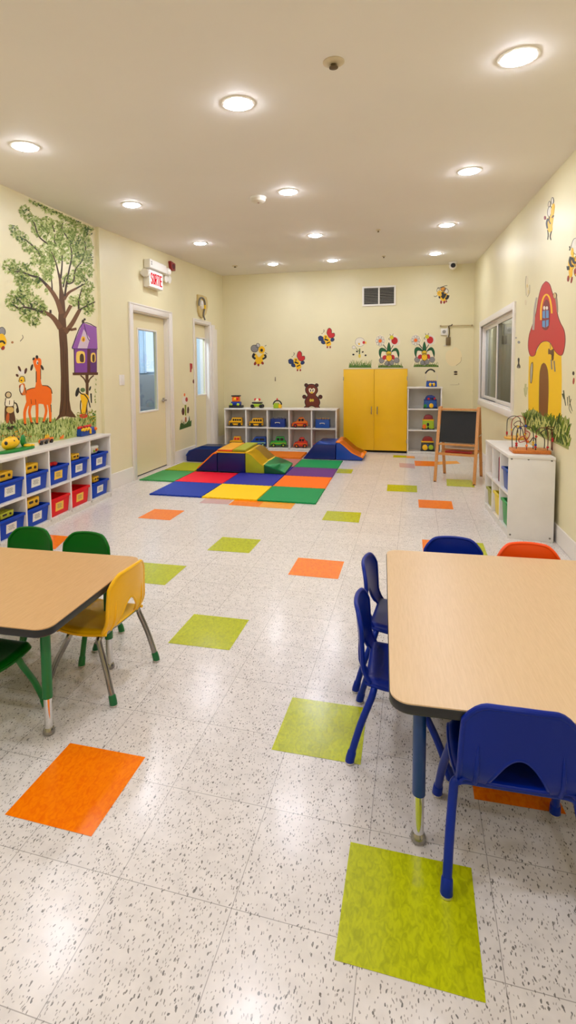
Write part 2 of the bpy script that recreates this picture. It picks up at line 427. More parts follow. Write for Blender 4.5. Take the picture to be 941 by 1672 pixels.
# sprinklers
for (u, v, r, lb) in ((545,101,.05,'beige round sprinkler cover plate on the near ceiling, alone at the top centre'), (618,375,.028,'small pale sprinkler head on the ceiling between the third row lights'), (384,434,.05,'pale sprinkler head on the far ceiling near the left corner'), (627,418,.028,'small pale sprinkler head on the far ceiling over the air vent')):
    p = ceilpt(u, v); t = thing('sprinkler_head', lb, 'sprinkler', p); t.rotation_euler = (TILT,0,0)
    MB().lathe([(r,.002),(r,-.004),(r*.8,-.009),(r*.45,-.012)], n=28).build('cover_plate', M('beige_metal',(205,190,158),.45), t, local=True)
    MB().lathe([(r*.28,-.01),(r*.28,-.022),(r*.42,-.024),(r*.42,-.027),(r*.1,-.03)], n=16).build('deflector', M('brass_dark',(110,96,70),.4,.8), t, local=True)
# dome camera near the far wall
p = ceilpt(740, 426); p.y = min(p.y, 8.85); p = V3((aty(740, 428, 8.82).x, 8.82, ceilz(.55, 8.82)))
t = thing('security_camera', 'white ball security camera with a black lens on the ceiling by the far right corner', 'camera', p)
MB().lathe([(.062,.002),(.062,-.02),(.055,-.028)], n=28).build('mount', WP, t, local=True)
b = MB().ball((0,0,-.058), .058, 24, 16).build('camera_ball', WP, t, local=True)
MB().lathe([(.036,-.058),(.034,-.062),(.01,-.063)], (0,0,-.06), 24, 'y').build('lens', BLACK, b, local=True)

# ------------------------------------------------------------------ air vent on the far wall
a0, z1 = BW.az(592, 468.5); a1, z0 = BW.az(646.5, 498.5)
t = thing('air_vent', 'white framed air return grille high on the far wall', 'vent', BW.pt((a0+a1)/2, z0))
mb = MB(); f = .028
for s in ((a0,a1,z0,z0+f),(a0,a1,z1-f,z1),(a0,a0+f,z0+f,z1-f),(a1-f,a1,z0+f,z1-f),((a0+a1)/2-.012,(a0+a1)/2+.012,z0+f,z1-f)): BW.box(mb, *s, 0, .018)
mb.build('vent_frame', WP, t, bevel=.002, seg=1)
mb = MB(); BW.box(mb, a0+.01, a1-.01, z0+.01, z1-.01, 0, .002); mb.build('backing', DARK, t)
mb = MB(); n = 11
for k in range(n):
    z = z0+f+(z1-z0-2*f)*(k+.5)/n
    mb.hexa([BW.pt(a0+f,z-.006,.003), BW.pt(a1-f,z-.006,.003), BW.pt(a1-f,z-.010,.016), BW.pt(a0+f,z-.010,.016), BW.pt(a0+f,z-.002,.003), BW.pt(a1-f,z-.002,.003), BW.pt(a1-f,z-.006,.016), BW.pt(a0+f,z-.006,.016)])
mb.build('louvre', M('vent_grey',(186,182,172),.5), t)

# ------------------------------------------------------------------ door_1 (near) and the space behind it
DOORP = M('door_paint', (230,219,178), .35)
def door(idx, a0, a1, top, glass_az, lab, handle_px, hinge_z):
    d = thing('door_%d' % idx, lab, None, DW.pt((a0+a1)/2, 0), kind='structure')
    # casing on the wall and jamb lining in the opening
    mb = MB(); w = TW if idx == 1 else .05
    DW.box(mb, a0-w, a0, 0, top+w, 0, .018); DW.box(mb, a1, a1+w, 0, top+w, 0, .018); DW.box(mb, a0, a1, top, top+w, 0, .018)
    cs = mb.build('door_casing', WHITE_TRIM, d, bevel=.005, seg=2)
    mb = MB()
    DW.box(mb, a0-w-.004, a0-w+.016, 0, top+w+.004, 0, .024); DW.box(mb, a1+w-.016, a1+w+.004, 0, top+w+.004, 0, .024); DW.box(mb, a0-w+.016, a1+w-.016, top+w-.016, top+w+.004, 0, .024)
    mb.build('casing_bead', WHITE_TRIM, cs, bevel=.004, seg=2)
    mb = MB(); DW.box(mb, a0, a0+.012, 0, top, -WT, 0); DW.box(mb, a1-.012, a1, 0, top, -WT, 0); DW.box(mb, a0+.012, a1-.012, top-.012, top, -WT, 0)
    mb.build('door_jamb', WHITE_TRIM, d)
    r0, r1 = -.105, -.065
    g0, g1, gz0, gz1 = glass_az; b0, b1 = a0+.016, a1-.016; zt = top-.016
    mb = MB()
    for s in ((b0,g0,.012,zt),(g1,b1,.012,zt),(g0,g1,.012,gz0),(g0,g1,gz1,zt)): DW.box(mb, *s, r0, r1)
    mb.build('door_panel', DOORP, d)
    fw = .022; mb = MB()
    for s in ((g0-fw,g1+fw,gz0-fw,gz0),(g0-fw,g1+fw,gz1,gz1+fw),(g0-fw,g0,gz0,gz1),(g1,g1+fw,gz0,gz1)): DW.box(mb, *s, r1-.01, r1+.008)
    mb.build('glazing_frame', WHITE_TRIM, d, bevel=.003, seg=1)
    mb = MB(); DW.box(mb, g0, g1, gz0, gz1, -.088, -.082); mb.build('window_pane', glass('door_glass'), d)
    ha, hz = handle_px
    mb = MB(); q = DW.pt(ha, hz, r1)
    mb.tube([q, q+DW.n*.008], .032, 20); h = mb.build('handle_rose', STEEL, d)
    q2 = q+DW.n*.05
    mb = MB(); mb.tube([q+DW.n*.008, q+DW.n*.035], .011, 14); mb.tube([q+DW.n*.04+DW.e*.01, q+DW.n*.044-DW.e*.03, q+DW.n*.042-DW.e*.075, q+DW.n*.032-DW.e*.1], [.012,.011,.0095,.008], 12); mb.build('lever_handle', STEEL, h)
    for z in hinge_z:
        mb = MB(); mb.tube([DW.pt(b0-.001, z-.045, r1+.006), DW.pt(b0-.001, z+.045, r1+.006)], .007, 10); mb.build('hinge', STEEL, d)
    mb = MB(); DW.box(mb, b0, b1, 0.0, .012, r0, r1); mb.build('door_sweep', DARK, d)
    return d
g0, gz1 = DW.az(225.0, 538, -.065); g1, gz0 = DW.az(257.5, 668, -.065)
door(1, D1a0, D1a1, D1top, (g0, g1, gz0, gz1), 'cream door with a tall glass panel under the exit sign', (DW.az(268.5, 653, -.065)[0]-.035, DW.az(268.5, 653, -.065)[1]), (.25, 1.0, 1.8))
g0, gz1 = DW.az(320.6, 552, -.065); g1, gz0 = DW.az(336, 643, -.065)
door(2, D2a0, D2a1, D2top, (g0, g1, gz0, gz1), 'far narrow cream door with a glass panel near the corner', (D2a0+.07, DW.az(322, 648)[1]), (.3, 1.75))
# wide white casing post right of the far door
mb = MB(); DW.box(mb, D2a1+.05, D2a1+.16, 0, 2.08, 0, .05); DW.box(mb, D2a1+.18, D2a1+.31, 0, 2.02, 0, .03); DW.box(mb, D2a1+.2, D2a1+.29, 0.1, 1.95, .03, .034)
tag(mb.build('trim_1', WHITE_TRIM, bevel=.006), 'white boxed casing post right of the far door', kind='structure')
# rooms behind the doors: pale blue corridor
mb = MB(); x0, x1, y0, y1, H = -5.2, -3.46, 5.3, 8.75, 2.75
for s in ((x0-.05,y0,0,x0,y1,H),(x0,y0-.05,0,x1,y0,H),(x0,y1,0,x1,y1+.05,H),(x0,y0,H,x1,y1,H+.05)): mb.box(*s)
tag(mb.build('wall_corridor', M('corridor_blue',(178,198,212),.6), smooth=False), 'pale blue corridor wall seen through the door glass', kind='structure')
mb = MB(); mb.box(x0, y0, -.05, x1, y1, .0015); tag(mb.build('floor_corridor', M('corridor_floor',(150,150,150),.4), smooth=False), 'grey corridor floor behind the doors', kind='structure')
ye = 8.7
xa, xb, xc = aty(214, 600, ye).x, aty(239, 600, ye).x, aty(262, 600, ye).x; zc = aty(240, 609, 8.2).z
mb = MB(); mb.box(aty(205, 600, 8.2).x, 8.2, 0, aty(268, 600, 8.2).x, ye, zc-.03); o = mb.build('corridor_counter', M('counter_grey',(96,100,104),.5), bevel=.01); tag(o, 'grey counter in the corridor seen through the near door glass', 'counter')
mb = MB(); N = 24
for k in range(N):
    q0, q1 = xa+(xb-xa)*k/N, xa+(xb-xa)*(k+1)/N; mb.hexa([V3((q0,ye-.02*(1+math.sin(k*1.7)),zc)), V3((q1,ye-.02*(1+math.sin((k+1)*1.7)),zc)), V3((q1,ye+.02,zc)), V3((q0,ye+.02,zc)), V3((q0,ye-.02*(1+math.sin(k*1.7)),2.6)), V3((q1,ye-.02*(1+math.sin((k+1)*1.7)),2.6)), V3((q1,ye+.02,2.6)), V3((q0,ye+.02,2.6))])
o = mb.build('curtain', M('blue_curtain',(172,194,214),.7), dedupe=True); tag(o, 'pale blue curtain beyond the near door glass', 'curtain')
mb = MB(); mb.box(xb, ye, zc+.02, xc, ye+.03, 2.5); o = mb.build('glow_panel', emis('panel_glow',(214,230,250),.42)); tag(o, 'glowing panel added at the corridor end to whiten the near door glass', kind='structure')  # emissive panel added to whiten part of the near door glass
ld = bpy.data.lights.new('corridor_fill', 'AREA'); ld.size = .8; ld.energy = 22; ld.color = (.95,.97,1)
lo = bpy.data.objects.new('corridor_fill', ld); COL.objects.link(lo); lo.location = (-4.3, 7.2, 2.7)  # unseen lamp added to brighten the view through the door glass

# ------------------------------------------------------------------ window_1 on the right wall
w = thing('window_1', 'white framed sliding window in the right wall', None, RW.pt((W1a0+W1a1)/2, W1z0), kind='structure')
cw = .075; a0, a1, z0, z1 = W1a1, W1a0, W1z0, W1z1
mb = MB()
for s in ((a0-.03,a0+cw-.03,z0-.02,z1+.04),(a1-.04,a1+.03,z0-.02,z1+.04),(a0+cw-.03,a1-.04,z1-.035,z1+.04)): RW.box(mb, *s, -.002, .022)
mb.build('window_casing', WHITE_TRIM, w, bevel=.005)
mb = MB(); RW.box(mb, a0-.035, a1+.035, z0-.065, z0+.01, -.002, .028); RW.box(mb, a0, a1, z0-.002, z0+.03, -.1, .006); mb.build('window_sill', WHITE_TRIM, w, bevel=.004)
mb = MB()
for s in ((a0,a0+.035,z0,z1),(a1-.035,a1,z0,z1),(a0,a1,z1-.05,z1),(a0,a1,z0,z0+.03)): RW.box(mb, *s, -.10, -.012)
mb.build('window_frame', WHITE_TRIM, w, bevel=.003)
am = (a0+a1)/2
for s0, s1, d in ((a0+.03, am+.03, -.035), (am-.03, a1-.03, -.06)):
    mb = MB(); f = .05
    for s in ((s0,s0+f,z0+.025,z1-.045),(s1-f,s1,z0+.025,z1-.045),(s0+f,s1-f,z1-.045-f,z1-.045),(s0+f,s1-f,z0+.025,z0+.025+f)): RW.box(mb, *s, d-.012, d+.012)
    sh = mb.build('window_sash', WHITE_TRIM, w, bevel=.003)
    mb = MB(); RW.box(mb, s0+f, s1-f, z0+.025+f, z1-.045-f, d-.003, d+.003); mb.build('window_pane', glass('window_glass',(200,205,208)), sh)
# grey curtain and dim room beyond the glass
mb = MB(); N = 60; A0, A1 = a0-.25, a1+1.6
top = [RW.pt(A0+(A1-A0)*k/N, z1+.2, -.34-.025*math.sin(k*1.9)) for k in range(N+1)]
for k in range(N):
    p, q = top[k], top[k+1]
    mb.hexa([V3((p.x,p.y,z0-.3)), V3((q.x,q.y,z0-.3)), V3((q.x+.006,q.y,z0-.3)), V3((p.x+.006,p.y,z0-.3)), p, q, q+V3((.006,0,0)), p+V3((.006,0,0))])
o = mb.build('curtain', M('grey_curtain',(150,143,134),.8), dedupe=True); tag(o, 'grey pleated curtain hanging behind the window glass', 'curtain')
mb = MB()
for s in ((A0,A1,z0-.4,z1+.3,-.62,-.6),(A0,A1,z0-.4,z0-.38,-.6,-WT),(A0,A1,z1+.28,z1+.3,-.6,-WT),(A0-.02,A0,z0-.4,z1+.3,-.6,-WT),(A1,A1+.02,z0-.4,z1+.3,-.6,-WT)): RW.box(mb, *s)
tag(mb.build('wall_lightwell', M('well_grey',(120,116,110),.7), smooth=False), 'dim grey space beyond the window', kind='structure')
ld = bpy.data.lights.new('window_fill', 'AREA'); ld.shape = 'RECTANGLE'; ld.size = .3; ld.size_y = 1.2; ld.energy = 9  # unseen lamp added beyond the glass to lighten the panes
q = RW.pt((A0+A1)/2, z1+.26, -.25); lo = bpy.data.objects.new('window_fill', ld); COL.objects.link(lo); lo.location = q
# ------------------------------------------------------------------ tables
def wood(name, c0, c1, sc=1.0, rough=.33, rot=0.0):
    if name in MATS: return MATS[name]
    m = bpy.data.materials.new(name); m.use_nodes = True; nt = m.node_tree; b = nt.nodes['Principled BSDF']; L = nt.links.new
    tc = nt.nodes.new('ShaderNodeTexCoord'); mp = nt.nodes.new('ShaderNodeMapping'); mp.inputs['Scale'].default_value = (42*sc, 3.2*sc, 42*sc); mp.inputs['Rotation'].default_value = (0,0,rot)
    L(tc.outputs['Object'], mp.inputs[0])
    n = nt.nodes.new('ShaderNodeTexNoise'); n.inputs['Scale'].default_value = 2.2; n.inputs['Detail'].default_value = 6; n.inputs['Distortion'].default_value = .8; L(mp.outputs[0], n.inputs['Vector'])
    r = nt.nodes.new('ShaderNodeValToRGB'); r.color_ramp.elements[0].position = .3; r.color_ramp.elements[1].position = .68
    r.color_ramp.elements[0].color = lin(c1)+(1,); r.color_ramp.elements[1].color = lin(c0)+(1,)
    L(n.outputs['Fac'], r.inputs[0]); L(r.outputs[0], b.inputs['Base Color']); b.inputs['Roughness'].default_value = rough
    MATS[name] = m; return m
MAPLE = wood('maple_laminate', (218,186,144), (210,177,134), 1.9, rot=.0)
EDGE = M('black_edge_band', (26,27,30), .4)
CHROME = M('chrome', (225,225,225), .1, 1.0)
def rrect(w, d, r, n=8):
    out = []
    for cx, cy, a in ((w/2-r, d/2-r, 0), (-w/2+r, d/2-r, PI/2), (-w/2+r, -d/2+r, PI), (w/2-r, -d/2+r, 1.5*PI)):
        for k in range(n+1): out.append((cx+r*math.cos(a+k*PI/2/n), cy+r*math.sin(a+k*PI/2/n)))
    return out
def table(name, label, w, d, h, loc, rz, legcol, legs, split=.135, top=None):
    t = thing(name, label, 'table')
    MB().prism([(x, y, h-.028) for x, y in rrect(w-.004, d-.004, .052)], (0,0,.0285)).build('tabletop', top or MAPLE, t, smooth=False)
    MB().prism([(x, y, h-.03) for x, y in rrect(w, d, .055)], (0,0,.029)).build('edge_band', EDGE, t, bevel=.006, seg=3)
    mb = MB()
    xs = [p[0] for p in legs]; ys = [p[1] for p in legs]
    for y in (min(ys), max(ys)): mb.box(min(xs), y-.012, h-.06, max(xs), y+.012, h-.028)
    for x in (min(xs), max(xs)): mb.box(x-.012, min(ys), h-.06, x+.012, max(ys), h-.028)
    mb.build('steel_frame', EDGE, t)
    for x, y in legs:
        l = MB().tube([(x,y,h-.03), (x,y,split)], .0175, 20).build('leg', legcol, t)
        MB().tube([(x,y,split+.002), (x,y,.02)], .0145, 20).build('leg_insert', CHROME, l)
        MB().lathe([(.014,.026),(.017,.022),(.021,.012),(.021,.003),(.017,0)], (x,y,0), 20).build('foot', M('chrome_foot',(160,158,152),.2,1.0), l)
    t.location = V3(loc); t.rotation_euler = (0,0,rz); return t
R33 = math.radians(3.3)
BLUEP = M('blue_leg_paint', (12,58,120), .35)
KT = (1.2866-.455)/(1.2866-.5)   # the tops are 0.455 m high
rt_c = V3((.417*KT,1.81*KT,0))
def toloc(p, c, a): q = V3((p[0],p[1],0))-c; return (q.x*math.cos(a)+q.y*math.sin(a), -q.x*math.sin(a)+q.y*math.cos(a))
l0 = toloc((.022,1.416), rt_c, R33)
table('activity_table', 'square maple topped table with blue legs at the right, ringed by blue chairs', 1.0*KT, 1.1*KT, .455, rt_c, R33, BLUEP, [l0, (-l0[0],l0[1]), (l0[0],-l0[1]), (-l0[0],-l0[1])])
GREENP = M('green_leg_paint', (14,112,52), .35)
lt_c = V3((-1.700*KT,1.622*KT,0)); R2 = math.radians(3)
l0 = toloc((-1.256,1.529), lt_c, R2)
table('activity_table', 'maple topped table with green legs at the left edge of the room', 1.2*KT, .66*KT, .455, lt_c, R2, GREENP, [l0, (-l0[0],l0[1]), (l0[0],-l0[1]), (-l0[0],-l0[1])], top=wood('maple_darker', (204,160,106), (194,149,95), 1.9))  # left top in a darker, more orange maple tone than the right

# ------------------------------------------------------------------ chairs
def chair(label, shellc, legc, capc, glidec, group):
    t = thing('school_chair', label, 'chair', (0,0,0), group)
    def sheet(P, nu, nv):
        mb = MB(); g = {}
        for j in range(nv+1):
            for i in range(nu+1): g[i, j] = mb.bm.verts.new(P(i/nu*2-1, j/nv))
        for j in range(nv):
            for i in range(nu): mb.bm.faces.new([g[i,j], g[i+1,j], g[i+1,j+1], g[i,j+1]])
        return mb
    def fin(mb, name, th):
        o = mb.build(name, shellc, t)
        s = o.modifiers.new('thick', 'SOLIDIFY'); s.thickness = th; s.offset = 0
        b = o.modifiers.new('round', 'BEVEL'); b.width = th*.42; b.segments = 2; b.limit_method = 'ANGLE'
        return o
    def seatP(u, v):          # v 0 rear -> 1 front
        wv = .133+.010*math.sin(v*PI)
        y = -.112+.272*v
        if v > .8: wv *= math.sqrt(max(0, 1-((v-.8)/.2)**2*.35))
        if v > .85: y -= .02*abs(u)**3*(v-.85)/.15
        z = .268-.010*math.sin(min(1, v*1.05)*PI)+.010*abs(u)**3
        if v > .82: z -= .03*((v-.82)/.18)**2
        if abs(u) > .86: z -= .016*((abs(u)-.86)/.14)**2
        return (u*wv, y, z)
    st = fin(sheet(seatP, 28, 18), 'seat', .009)
    mb = MB(); mb.tube([seatP(-1, v/12) for v in range(0, 13)]+[seatP(u/8, 1) for u in range(-7, 8)]+[seatP(1, v/12) for v in range(12, -1, -1)], .0065, 8)
    mb.build('seat_rim', shellc, st)
    def backP(u, v):          # panel with an arched notch in its lower edge and rounded top corners
        top = .494-.012*u*u-(.045*max(0, (abs(u)-.62)/.38)**2.2)
        bot = .266; xx = abs(u)*.132
        if xx < .068: bot = .277+.088*max(0, math.cos(xx/.068*PI/2))**.8
        z = bot+(top-bot)*v; k = (z-.266)/.228
        wx = .134-.014*k*k
        if k > .8: wx *= 1-.06*((k-.8)/.2)**2
        y = -.132-.010*k-.012*k*k+.024*abs(u)**2.5*(.5+.5*k)
        if k < .28: y += .024*(1-k/.28)**2
        return (u*wx, y, z)
    bk = fin(sheet(backP, 40, 18), 'backrest', .009)
    mb = MB()
    for s in (-1, 1):
        mb.tube([(p[0], p[1]-.004, p[2]) for p in [backP(s*.72, q) for q in (0, .12, .24, .36, .48, .56)]], [.007,.0065,.006,.005,.003,.001], 8)
    rim = [backP(u, 1) for u in [x/12 for x in range(-12, 13)]]
    side = [backP(1, v/10) for v in range(9, -1, -1)]; sl = [backP(-1, v/10) for v in range(0, 10)]
    mb.tube(sl+rim+side, .0078, 10)
    mb.build('back_rim', shellc, bk)
    mb = MB(); mb.tube([(a[0], a[1]-.001, a[2]) for a in [backP(u/40, 0) for u in range(-20, 21)]], .0055, 8); mb.build('arch_rim', shellc, bk)
    r = .0115
    def frame(y0, yf, xt, xf, zt):
        for s in (-1, 1):
            pts = smoothpath([(s*(xt-.06), y0, zt), (s*(xt-.028), y0, zt), (s*(xt-.006), y0+(yf-y0)*.03, zt-.008), (s*xt, y0+(yf-y0)*.14, zt-.035), (s*(xt+(xf-xt)*.55), y0+(yf-y0)*.58, zt*.5), (s*xf, yf, .012)], 6)
            l = MB().tube(pts, r, 14).build('leg', legc, t)
            e = V3(pts[-1]); dv = (V3(pts[-1])-V3(pts[-3])).normalized()
            c = MB().tube([e-dv*.032, e-dv*.028, e-dv*.004+V3((0,0,.0)), V3((e.x,e.y,.006))], [r+.0005,r+.0025,r+.0035,r+.0035], 14).build('foot_cap', capc, l)
            MB().lathe([(r+.004,.008),(r+.004,.002),(r+.001,0)], (e.x,e.y,0), 16).build('glide', glidec, l)
        MB().tube([(-(xt-.06), y0, zt), (xt-.06, y0, zt)], r, 14).build('crossbar', legc, t)
    frame(-.082, -.158, .146, .165, .25); frame(.055, .158, .142, .163, .246)
    return t
BLUESH = M('blue_shell', (0,34,136), .3, bump=.12, bscale=900, spec=.22); BLUELEG = M('blue_leg', (0,38,140), .3, spec=.25)
GREENSH = M('green_shell', (0,98,14), .3, bump=.12, bscale=900, spec=.22); GREENLEG = M('green_leg', (8,110,40), .28)
YELSH = M('yellow_shell', (246,186,0), .3, bump=.12, bscale=900, spec=.4); ORSH = M('orange_shell', (255,84,0), .3, bump=.12, bscale=900)
GLIDE = M('glide_nickel', (205,200,190), .25, .8); TUBE = M('grey_chrome', (150,146,140), .2, 1.0); GCAP = M('green_cap', (8,100,50), .35)
c1 = chair('blue plastic chair in the right foreground, its back to us with an arched cutout', BLUESH, BLUELEG, BLUELEG, GLIDE, 'chairs around the right table')
def place(c, x, y, rz): c.location = V3((x,y,0)); c.rotation_euler = (0,0,rz)
place(c1, .247, 1.437, math.radians(2))
c2 = dup(c1, label='blue chair seen side on at the left edge of the right table, nearer of two')
place(c2, -.036, 1.82, math.radians(-90))
c3 = dup(c1, label='blue chair seen side on at the left edge of the right table, farther of two')
place(c3, -.045, 2.20, math.radians(-95))
c4 = dup(c1, label='blue chair with only its back showing behind the far edge of the right table')
place(c4, .185, 2.44, math.radians(181))
c5 = chair('orange plastic chair, only one of its colour, behind the right table', ORSH, TUBE, BLACK, GLIDE, 'chairs around the right table')
place(c5, .513, 2.43, math.radians(183))
c6 = chair('yellow plastic chair with chrome legs tucked under the end of the left table', YELSH, TUBE, GCAP, GLIDE, 'chairs around the left table')
place(c6, -1.268, 1.895, math.radians(88))
c7 = chair('green chair behind the far edge of the left table, the one beside the yellow chair', GREENSH, GREENLEG, GREENLEG, GLIDE, 'chairs around the left table')
place(c7, -1.565, 2.095, math.radians(179))
c8 = dup(c7, label='green chair behind the far edge of the left table, farther from the yellow chair')
place(c8, -1.897, 2.10, math.radians(180))
c9 = dup(c7, label='green chair at the near side of the left table, cut off by the picture edge')
place(c9, -1.53, 1.495, math.radians(0))

# ------------------------------------------------------------------ cubby shelves
WHITEL = M('white_laminate', (226,222,215), .4, var=.03, vscale=8); WORN = M('worn_white_edge', (222,217,208), .5, var=.12, vscale=70)
def cubby(name, label, cat, fr, cols, z, depth, kick, th=.018, top_over=.006):
    """fr: frame on the front plane with n pointing outwards; cols: positions of the uprights; z: list of board tops, last = cabinet top"""
    a0, a1 = cols[0], cols[-1]
    t = thing(name, label, cat, fr.pt((a0+a1)/2, 0, -depth/2))
    mb = MB(); fr.box(mb, a0-top_over, a1+top_over, z[-1]-.024, z[-1], -depth, .004); mb.build('top_board', WHITEL, t, bevel=.003)
    for a in (a0, a1):
        s = .0 if a == a0 else -th
        mb = MB(); fr.box(mb, a+s, a+s+th, 0, z[-1]-.024, -depth, 0); mb.build('side_panel', WHITEL, t, bevel=.002)
    for a in cols[1:-1]:
        mb = MB(); fr.box(mb, a-th/2, a+th/2, z[0], z[-1]-.024, -depth+.008, -.001); mb.build('divider', WHITEL, t, bevel=.002)
    for k, zz in enumerate(z[:-1]):
        for b0, b1 in zip(cols, cols[1:]):
            mb = MB(); fr.box(mb, b0+(th if b0 == a0 else th/2), b1-(th if b1 == a1 else th/2), zz-th, zz, -depth+.008, -.002); mb.build('shelf_board', WORN if k == 0 else WHITEL, t)
    mb = MB(); fr.box(mb, a0+th, a1-th, 0, z[0]-th, -.03, -.008); mb.build('kickboard', WORN, t)
    mb = MB(); fr.box(mb, a0+th, a1-th, z[0]-th, z[-1]-.024, -depth, -depth+.007); mb.build('back_panel', WHITEL, t)
    return t
k5 = crop(0, 660, 3.619)
FS = Fr((-2.965,3.667), (-3.059,4.813), (1,0,0))
def la(pt): return FS.az(*k5(pt)[0])
Lc = [la((658,370))[0], la((538,400))[0], la((420,440))[0], la((297,480))[0], la((155,530))[0]]
st = Lc[-2]-Lc[-1]; 
Lc += [Lc[-1]-st, Lc[-1]-2*st, Lc[-1]-3*st]; Lc = Lc[::-1]
LZ = [la((540,572))[1], la((540,402))[1], .663]
print('left shelf cols', [round(x,3) for x in Lc], 'z', LZ)
LDEP = .215
cubby('cubby_shelf', 'low white two-tier cubby unit with blue and red bins, below the tree mural', 'shelf', FS, Lc, LZ, LDEP, .06)

YF = 8.42
FF = Fr((-3.3, YF), (1.0, YF), (0,-1,0))
k3 = crop(340, 440, 2.2405)
def fa(pt): return FF.az(*k3(pt)[0])
Fc = [fa((60,580))[0], fa((138,580))[0], fa((216,580))[0], fa((296,580))[0], fa((378,580))[0], fa((470,580))[0]]
FZ = [fa((216,652))[1]-.0, fa((216,580))[1]+.008, fa((216,509))[1]]
print('far shelf', Fc, FZ)
cubby('cubby_shelf', 'low white two-tier cubby unit holding toy vehicles along the far wall', 'shelf', FF, Fc, FZ, .34, .05)
kS = crop(660, 600, 11.53)
def sa(pt): return FF.az(*kS(pt)[0])
Sc = [sa((62,900))[0], sa((712,900))[0]]; SZ = [sa((380,1590))[1], sa((380,1180))[1], sa((380,780))[1], sa((380,368))[1]]
print('tall', Sc, SZ)
cubby('bookcase', 'tall narrow white bookcase with three toys, right of the yellow cabinet', 'shelf', FF, Sc, SZ, .34, .05)

# yellow cabinet
YC = M('yellow_laminate', (238,186,0), .38); 
a0 = FF.az(560.9, 670)[0]; a1 = FF.az(665.0, 670)[0]; zt = FF.az(612, 602.5)[1]; zb = FF.az(612, 735)[1]
t = thing('storage_cabinet', 'tall two-door yellow storage cabinet against the far wall', 'cabinet', FF.pt((a0+a1)/2, 0, -.2))
fr = FF; D = .40
mb = MB(); fr.box(mb, a0, a1, zb-.005, zt, -D, -.02); mb.build('carcass', M('yellow_side',(226,170,20),.45), t, bevel=.002)
mb = MB(); fr.box(mb, a0-.004, a1+.004, zt, zt+.012, -D, -.0); mb.build('top_edge', M('cream_edge',(232,220,180),.5), t)
mb = MB(); fr.box(mb, a0+.01, a1-.01, 0, zb-.005, -D, -.05); mb.build('plinth', DARK, t)
am = (a0+a1)/2-.01
for s0, s1, hx in ((a0+.002, am-.002, am-.04), (am+.002, a1-.002, am+.05)):
    mb = MB(); fr.box(mb, s0, s1, zb, zt-.004, -.018, .0); d = mb.build('door', YC, t, bevel=.0015)
    zh = fr.az(606, 670)[1]; mb = MB()
    mb.tube(smoothpath([fr.pt(hx, zh+.055, 0), fr.pt(hx, zh+.055, .022), fr.pt(hx, zh+.03, .03), fr.pt(hx, zh-.03, .03), fr.pt(hx, zh-.055, .022), fr.pt(hx, zh-.055, 0)], 4), .0075, 10)
    mb.build('handle', STEEL, d)
    for z in (zb+.15, zt-.15):
        mb = MB(); q = s0 if hx > (s0+s1)/2 else s1
        fr.box(mb, q-.006, q+.006, z-.03, z+.03, -.004, .003); mb.build('hinge', STEEL, d)

# right cubby (slightly out of square with the wall)
ex = V3((math.cos(math.radians(-8)), math.sin(math.radians(-8)), 0)); ey = V3((.644-.697, .908, 0)).normalized(); C0 = V3((.697,4.293,0))
class Sk:   # a: along the open front (near -> far), d: outwards
    def pt(s, a, z, d=0.0): return C0+ey*a-ex*d+V3((0,0,z))
    def box(s, mb, a0, a1, z0, z1, d0, d1): return mb.hexa([s.pt(a0,z0,d0), s.pt(a1,z0,d0), s.pt(a1,z0,d1), s.pt(a0,z0,d1), s.pt(a0,z1,d0), s.pt(a1,z1,d0), s.pt(a1,z1,d1), s.pt(a0,z1,d1)])
RS = Sk(); RD = .315
RCc = [0, .305, .607, .91]; RZ = [.06, .345, .643]
rc = cubby('cubby_shelf', 'low white cubby unit under the mushroom house, its plain end panel towards us', 'shelf', RS, RCc, RZ, RD, .05)
for a, z in ((.02,.615),(.135,.617),(.29,.615),(.29,.03),(.02,.03)):
    mb = MB(); p = RS.pt(0, z, -a); mb.tube([p+ey*.003, p-ey*.0025], .007, 10); mb.build('screw_cap', M('screw_grey',(120,116,110),.35,.7), rc)

# ------------------------------------------------------------------ easel
PINE = wood('easel_wood', (214,152,84), (192,126,62), 1.5, .4); CHALK = M('chalkboard', (30,31,31), .75, var=.15, vscale=9)
e = thing('chalk_easel', 'wooden double-sided easel with a black chalkboard beside the tall bookcase', 'easel')
H = .86; hw = .215
def ep(x, s, k):   # point on panel s=-1 front / +1 back, k 0 foot .. 1 top
    return V3((x, s*(.03+(.235 if s < 0 else .27)*(1-k)), H*k))
def bar(mb, p, q, w, d):
    p, q = V3(p), V3(q); t = (q-p).normalized(); x = V3((1,0,0)) if abs(t.x) < .9 else V3((0,1,0)); y = t.cross(x).normalized(); x = y.cross(t).normalized()
    return mb.hexa([p+x*a*w+y*b*d for a, b in ((-.5,-.5),(.5,-.5),(.5,.5),(-.5,.5))]+[q+x*a*w+y*b*d for a, b in ((-.5,-.5),(.5,-.5),(.5,.5),(-.5,.5))])
